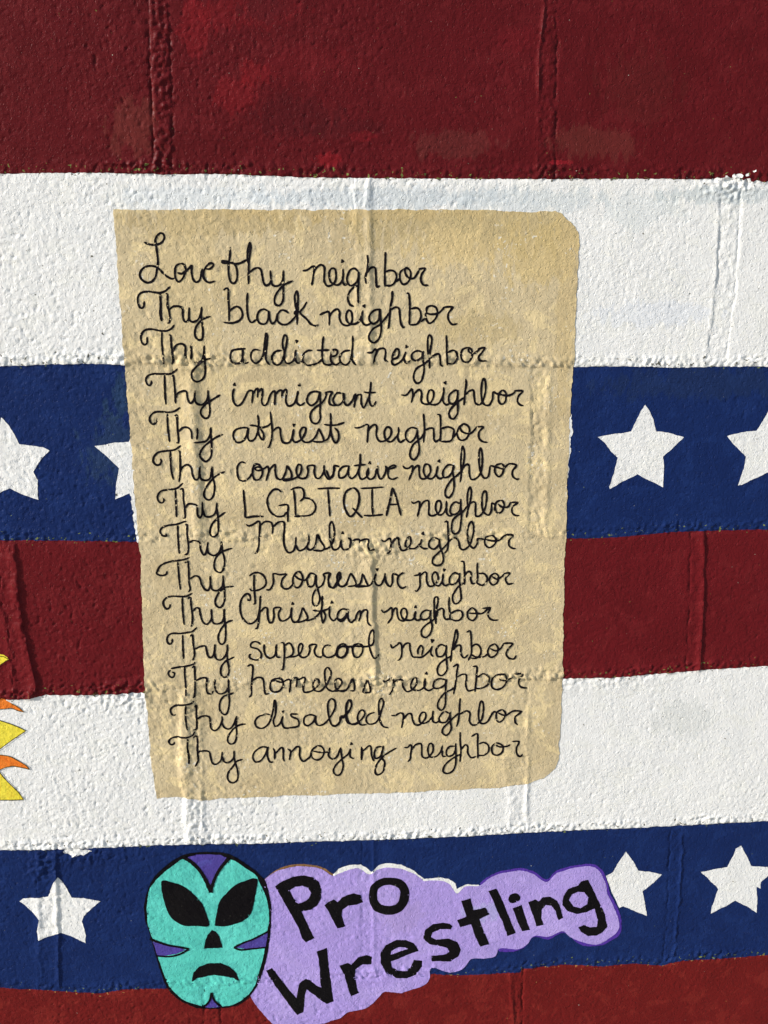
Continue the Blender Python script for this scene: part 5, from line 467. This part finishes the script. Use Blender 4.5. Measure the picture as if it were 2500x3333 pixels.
FX0, FX1, FZ0, FZ1 = -0.50, 0.58, -1.145, 0.19        # the part of the front that gets fine relief
def axis(a, b, f0, f1, r0, r1, fine, mid, coarse):
    br = sorted({a, b} | {q for q in (f0, f1, r0, r1) if a < q < b}); out = [a]
    for p, q in zip(br[:-1], br[1:]):
        c = (p + q) / 2; st = fine if f0 < c < f1 else mid if r0 < c < r1 else coarse
        out.extend(list(np.linspace(p, q, max(1, int(round((q - p) / st))) + 1)[1:]))
    return np.array(out)
def patch(name, xlf, xrf, zbf, ztf, xa, xb, za, zb, mat, parent, depth, fine=0.0015, label=None, ux=None, vz=None):
    """one masonry piece: a relief front between two edge curves, with side faces running back into the wall"""
    ax = (axis(xa, xb, FX0, FX1, X0, X1, fine, 0.0035, 0.04) - xa) / (xb - xa)
    in_z = zb > Z0 and za < Z1
    az = (axis(za, zb, FZ0, FZ1, Z0, Z1, fine, 0.0035, 0.04) - za) / (zb - za)
    if not in_z: ax = ax[[0, -1]]
    if xb < X0 or xa > X1: az = az[[0, -1]]
    elif xb < FX0 or xa > FX1: az = (axis(za, zb, 9, 9.1, Z0, Z1, fine, 0.0035, 0.04) - za) / (zb - za)
    U, V = np.meshgrid(ax, az); nz, nx = U.shape
    zn = za + (zb - za) * V
    for _ in range(3):
        x = xlf(zn) * (1 - U) + xrf(zn) * U
        zn = zbf(x) * (1 - V) + ztf(x) * V
    x = xlf(zn) * (1 - U) + xrf(zn) * U
    inside = (x > X0) & (x < X1) & (zn > Z0) & (zn < Z1)
    h = np.where(inside, sample(H, x, zn) - sample(COVER[0], x, zn) * SINK, 0.0)
    co = np.stack([x, -h, zn], -1).reshape(-1, 3)
    idx = np.arange(nx * nz).reshape(nz, nx)
    q = np.stack([idx[:-1, :-1], idx[:-1, 1:], idx[1:, 1:], idx[1:, :-1]], -1).reshape(-1, 4)
    rim = np.concatenate([idx[0, :], idx[1:, -1], idx[-1, -2::-1], idx[-2:0:-1, 0]])
    bc = co[rim].copy(); bc[:, 1] = depth
    b0 = len(co); nb = len(rim); co = np.vstack([co, co[rim], bc])
    r2 = np.arange(nb); rn = (r2 + 1) % nb
    side = np.stack([b0 + rn, b0 + r2, b0 + nb + r2, b0 + nb + rn], -1)
    me = mesh_np(name, co, quads=np.vstack([q, side]))
    fl = np.ones(len(me.polygons), dtype=bool); fl[len(q):] = False
    me.polygons.foreach_set('use_smooth', fl)
    nearbed = np.where(inside, sample(BEDNEAR, x, zn), 0).ravel()
    add_attr(me, 'bed', np.concatenate([nearbed, np.zeros(2 * nb)]))
    return link(name, me, mat, parent, label)

# ---------------------------------------------------------------- ground and wall
def ground():
    xs = np.concatenate([[-400, -60, -12], np.linspace(-5, 5, 41), [12, 60, 400]]); ys = np.concatenate([[-400, -60, -12], np.linspace(-5, -0.0, 21), [0.5, 3, 12, 60, 400]])
    GXX, GYY = np.meshgrid(xs, ys); gz = -7 * STEP - 0.004 + 0.006 * gnoise(GXX, GYY, 1.3, 1) * (np.abs(GXX) < 6) * (np.abs(GYY) < 6)
    co = np.stack([GXX, GYY, gz], -1).reshape(-1, 3); i = np.arange(co.shape[0]).reshape(GXX.shape)
    q = np.stack([i[:-1, :-1], i[:-1, 1:], i[1:, 1:], i[1:, :-1]], -1).reshape(-1, 4)
    m = bpy.data.materials.new('concrete_pavement'); m.use_nodes = True; t = m.node_tree; P = t.nodes['Principled BSDF']
    pos = N(t, 'ShaderNodeNewGeometry').outputs['Position']
    c = mixc(t, ramp(t, noise(t, pos, 3, 6, .65), .35, .7), (.34, .32, .29), (.25, .24, .215)); c = mixc(t, ramp(t, noise(t, pos, 120, 3, .6), .6, .7), c, (.17, .16, .15))
    t.links.new(c, P.inputs['Base Color']); P.inputs['Roughness'].default_value = .9
    b = N(t, 'ShaderNodeBump'); b.inputs['Distance'].default_value = .003; t.links.new(noise(t, pos, 150, 4, .6), b.inputs['Height']); t.links.new(b.outputs[0], P.inputs['Normal'])
    o = link('ground', mesh_np('ground', co, quads=q), m); o['kind'] = 'structure'
ground()

wall = bpy.data.objects.new('block_wall', None); S.collection.objects.link(wall)
wall.location = (0, 0, 0)
wall['label'] = 'painted concrete block wall with red, white and blue courses, stars and a hand-lettered message'
wall['category'] = 'wall'; wall['kind'] = 'thing'
def const(v): return lambda q: np.zeros_like(q) + v
W0, W1 = -2.44, 2.44
MORT = 0.010
def jedge(c, xc):
    for (cc, L, R_) in JNT:
        if cc == c and abs(L[:, 0].mean() - xc) < 0.06: return L, R_
    return None
for c in range(-5, 8):
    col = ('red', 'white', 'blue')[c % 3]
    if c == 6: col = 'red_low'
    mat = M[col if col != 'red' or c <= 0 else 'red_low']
    if c == 3: mat = M['red_mid']
    zb_nom, zt_nom = -c * STEP, -(c - 1) * STEP
    zbf = (lambda x, c=c: bed_edge(c, x) + MORT) if 0 <= c < 6 else const(zb_nom + MORT)
    ztf = (lambda x, c=c: bed_edge(c - 1, x)) if 0 <= c - 1 < 6 else const(zt_nom)
    off = 0.2032 if c % 2 == 0 else 0.0
    joints = []
    for n in range(-7, 8):
        xc = off + n * 0.4064
        if W0 + 0.1 < xc < W1 - 0.1:
            e = jedge(c, xc) if 0 <= c <= 6 else None
            if e is not None:
                lf = lambda z, p=e[0]: edge_x(p, z); rf = lambda z, p=e[1]: edge_x(p, z)
            else:
                lf, rf = const(xc - MORT / 2), const(xc + MORT / 2)
            joints.append((xc, lf, rf))
    ends = [(W0, const(W0), const(W0))] + joints + [(W1, const(W1), const(W1))]
    for a, b in zip(ends[:-1], ends[1:]):
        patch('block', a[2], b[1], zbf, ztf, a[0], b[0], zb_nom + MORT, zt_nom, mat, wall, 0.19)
    for xc, lf, rf in joints:
        patch('mortar_joint', lf, rf, zbf, ztf, xc - .01, xc + .01, zb_nom + MORT, zt_nom, mat, wall, 0.17, fine=0.0015)
    # the bed joint under this course carries the colour of the course above it
    patch('mortar_bed', const(W0), const(W1), (lambda x, c=c: bed_edge(c, x)) if 0 <= c < 6 else const(zb_nom), zbf, W0, W1, zb_nom, zb_nom + MORT, mat, wall, 0.17)

# ---------------------------------------------------------------- painted sheets that lie on the relief
def catmull(P, closed, step):
    P = np.asarray(P, float); n = len(P); out = []
    if n < 3: closed = False
    segs = n if closed else n - 1
    for i in range(segs):
        p0 = P[(i - 1) % n] if closed or i > 0 else 2 * P[0] - P[1]
        p1 = P[i]; p2 = P[(i + 1) % n]; p3 = P[(i + 2) % n] if closed or i + 2 < n else 2 * p2 - p1
        L = np.linalg.norm(p2 - p1); m = max(1, int(np.ceil(L / step)))
        for k in range(m):
            t = k / m
            out.append(0.5 * ((2 * p1) + (-p0 + p2) * t + (2 * p0 - 5 * p1 + 4 * p2 - p3) * t * t + (-p0 + 3 * p1 - 3 * p2 + p3) * t ** 3))
    if not closed: out.append(P[-1])
    return np.array(out)
def sheet(name, loops, layer, mat, parent, smoothed, jitter=0.0003, grid=0.002, label=None):
    off = (0.00024, 0.00040, 0.00058, 0.00070, 0.00084, 0.0010)[layer - 1]
    bl = []
    for L in loops:
        P = np.array(L) / 1000.0
        P = catmull(P, True, 0.0022) if smoothed else dense(P, 0.0022)
        P = P + 1.6 * jitter * np.stack([gnoise(P[:, 0], P[:, 1], 0.016, 5), gnoise(P[:, 0], P[:, 1], 0.016, 6)], -1) * 2.0
        P = P + jitter * np.stack([gnoise(P[:, 0], P[:, 1], 0.004, 1), gnoise(P[:, 0], P[:, 1], 0.004, 2)], -1) * 2.0
        bl.append(P)
    A = bl[0]; x0, z0 = A.min(0); x1, z1 = A.max(0)
    gx, gz = np.meshgrid(np.arange(x0, x1, grid), np.arange(z0, z1, grid)); gx = gx.ravel(); gz = gz.ravel()
    ok = in_poly(A, gx, gz)
    for Hh in bl[1:]: ok &= ~in_poly(Hh, gx, gz)
    gx, gz = gx[ok], gz[ok]
    allb = np.vstack(bl)
    # drop grid points that crowd the outline
    cell = {}
    for p in allb: cell[(int(p[0] // 0.0015), int(p[1] // 0.0015))] = 1
    keep = [i for i in range(len(gx)) if (int(gx[i] // 0.0015), int(gz[i] // 0.0015)) not in cell]
    gx, gz = gx[keep], gz[keep]
    verts = [Vector(p) for p in allb] + [Vector((a, b)) for a, b in zip(gx, gz)]
    edges = []; s = 0
    for P in bl:
        n = len(P); edges += [(s + i, s + (i + 1) % n) for i in range(n)]; s += n
    vo, eo, fo, _, _, _ = delaunay_2d_cdt(verts, edges, [], 0, 1e-7)
    V = np.array([(v.x, v.y) for v in vo]); F = np.array([f for f in fo if len(f) == 3])
    cen = V[F].mean(1); ok = in_poly(bl[0], cen[:, 0], cen[:, 1])
    for Hh in bl[1:]: ok &= ~in_poly(Hh, cen[:, 0], cen[:, 1])
    F = F[ok]
    a, b, c_ = V[F[:, 0]], V[F[:, 1]], V[F[:, 2]]
    cr = (b[:, 0] - a[:, 0]) * (c_[:, 1] - a[:, 1]) - (b[:, 1] - a[:, 1]) * (c_[:, 0] - a[:, 0])
    F[cr < 0] = F[cr < 0][:, ::-1]
    y = -(sample(H, V[:, 0], V[:, 1]) + off - sample(COVER[layer], V[:, 0], V[:, 1]) * SINK * 0.45)
    co = np.stack([V[:, 0], y, V[:, 1]], -1)
    # a rim of real paint thickness round the outline
    return link(name, mesh_np(name, co, faces=[tuple(int(q) for q in f) for f in F]), mat, parent, label)
def ribbon(strokes, off, name, mat, parent, label=None, taper=True, seed=0):
    co = []; fa = []; k = 0
    for si, (w, P) in enumerate(strokes):
        P = np.array(P) / 1000.0
        if len(P) == 2 and np.linalg.norm(P[1] - P[0]) < 0.004:      # a dot
            cc = P.mean(0); base = len(co); r = w / 1000 * 0.75
            co.append((cc[0], cc[1], 0)); 
            for q in range(10):
                a = q / 10 * 2 * math.pi; rr = r * (1 + 0.25 * math.sin(3 * a + seed)); co.append((cc[0] + rr * math.cos(a), cc[1] + rr * 1.15 * math.sin(a), 0))
            for q in range(10): fa.append((base, base + 1 + q, base + 1 + (q + 1) % 10))
            continue
        C = catmull(P, False, 0.0013)
        T = np.gradient(C, axis=0); T /= np.linalg.norm(T, axis=1)[:, None] + 1e-9
        Nn = np.stack([-T[:, 1], T[:, 0]], -1)
        s = np.concatenate([[0], np.cumsum(np.linalg.norm(np.diff(C, axis=0), axis=1))]); tot = s[-1]
        hw = w / 2000.0 * (1 + 0.38 * gnoise(s + seed * .37 + si, s * 0 + .5, 0.006, 2) + 0.3 * gnoise(s + si, s * 0 + seed, 0.002, 3))
        if taper:
            hw = hw * (0.45 + 0.55 * np.clip(s / 0.0022, 0, 1)) * (0.45 + 0.55 * np.clip((tot - s) / 0.0022, 0, 1))
        base = len(co); k += 1; dz = (si % 5) * 0.00004
        for j in (-1, -.33, .33, 1):
            pass
        for i in range(len(C)):
            for j in (-1, 0, 1): co.append((C[i, 0] + Nn[i, 0] * hw[i] * j, C[i, 1] + Nn[i, 1] * hw[i] * j, dz))
        for i in range(len(C) - 1):
            for j in (0, 1):
                a = base + i * 3 + j; fa.append((a, a + 3, a + 4, a + 1))
    co = np.array(co)
    y = -(sample(H, co[:, 0], co[:, 1]) + off + co[:, 2])
    return link(name, mesh_np(name, np.stack([co[:, 0], y, co[:, 1]], -1), faces=[f[::-1] for f in fa]), mat, parent, label)

star_labels = iter(('white painted star nearest the right edge of the tan panel, on the upper blue course', 'white star cut by the right side of the picture, on the upper blue course',
    'white star cut by the left side of the picture, on the upper blue course', 'white star half hidden under the left edge of the tan panel',
    'white star over a rough upright joint, left of the wrestling mask', 'white star partly covered by the end of the lilac cloud', 'white star at the far right of the lower blue course'))
sun_empty = None; panel = None; mask = None; cloud = None
def strokes_of(s): return [(0, pts(s))]
for (n, m, layer, sm, wmm, s) in SHAPES:
    loops = [pts(q) for q in s.split(';')]
    if n == 'panel':
        panel = sheet('message_panel', loops, layer, M['tan'], wall, False, jitter=.0006, label='tan painted parchment with rounded right corners carrying fourteen lines of cursive writing')
    elif n == 'star':
        sheet('star', loops, layer, M['white'], wall, False, label=next(star_labels))
    elif n in ('white_sliver', 'white_smear'):
        sheet('paint_smear', loops, layer, M['white'], wall, False, jitter=.0012, grid=.0015)
    elif n == 'cloud_outline':
        if cloud is None:
            cloud = sheet('lettering_cloud', [pts(q) for q in [t for t in SHAPES if t[0] == 'cloud'][0][5].split(';')], 2, M['lilac'], wall, True, label='lilac cloud behind the black words Pro Wrestling')
        sheet('cloud_border', loops, layer, M[m], cloud, bool(sm), jitter=.0004, label={'white': 'white highlight along the top of the lilac cloud', 'brown': 'brown line along the top left of the lilac cloud', 'violet': 'violet border round the right end of the lilac cloud'}[m])
    elif n == 'cloud': pass
    elif n == 'mask':
        mask = sheet('wrestling_mask', loops, layer, M['black'], wall, True, label='turquoise wrestling mask with black eyes and purple markings, outlined in black')
    elif n in ('face', 'marking', 'eye', 'nose', 'mouth'):
        sheet(n, loops, layer, M[m], mask, bool(sm))
    elif n == 'outline':
        ribbon([(wmm * 1.3, loops[0])], .0012, 'marking_outline', M['black'], mask, taper=False)
    elif n == 'sundisc':
        pass
    elif n == 'sunray' or n == 'sunline':
        if sun_empty is None:
            sd = [t for t in SHAPES if t[0] == 'sundisc'][0]
            sun_empty = sheet('painted_sun', [pts(sd[5])], 3, M['yellow'], wall, True, label='yellow and orange painted sun whose pointed rays reach in at the left side')
        if n == 'sunray': sheet('ray', loops, layer, M[m], sun_empty, False, label='%s ray of the painted sun' % m)
        else: ribbon([(wmm, loops[0])], .0009, 'ray_outline', M['sunink'], sun_empty, taper=True)
    else:
        sheet('letter', loops, layer, M['black'], cloud, bool(sm), jitter=.0003)

for wi, (w, s) in enumerate(WORDS):
    st = []
    for q in s.split('/'):
        a, b = q.split(':'); st.append((float(a) * 1.2, pts(b)))
    line = 1 + sum(1 for q in WORDS[:wi + 1] if q[0] == 'neighbor') - (w == 'neighbor')
    ribbon(st, .00062, 'word', M['ink'], panel, seed=wi, label='the word %s in cursive, line %d of the message' % (w, line))
print('tris', sum(len(o.data.polygons) * (2 if len(o.data.polygons[0].vertices) == 4 else 1) for o in S.objects if o.type == 'MESH'))
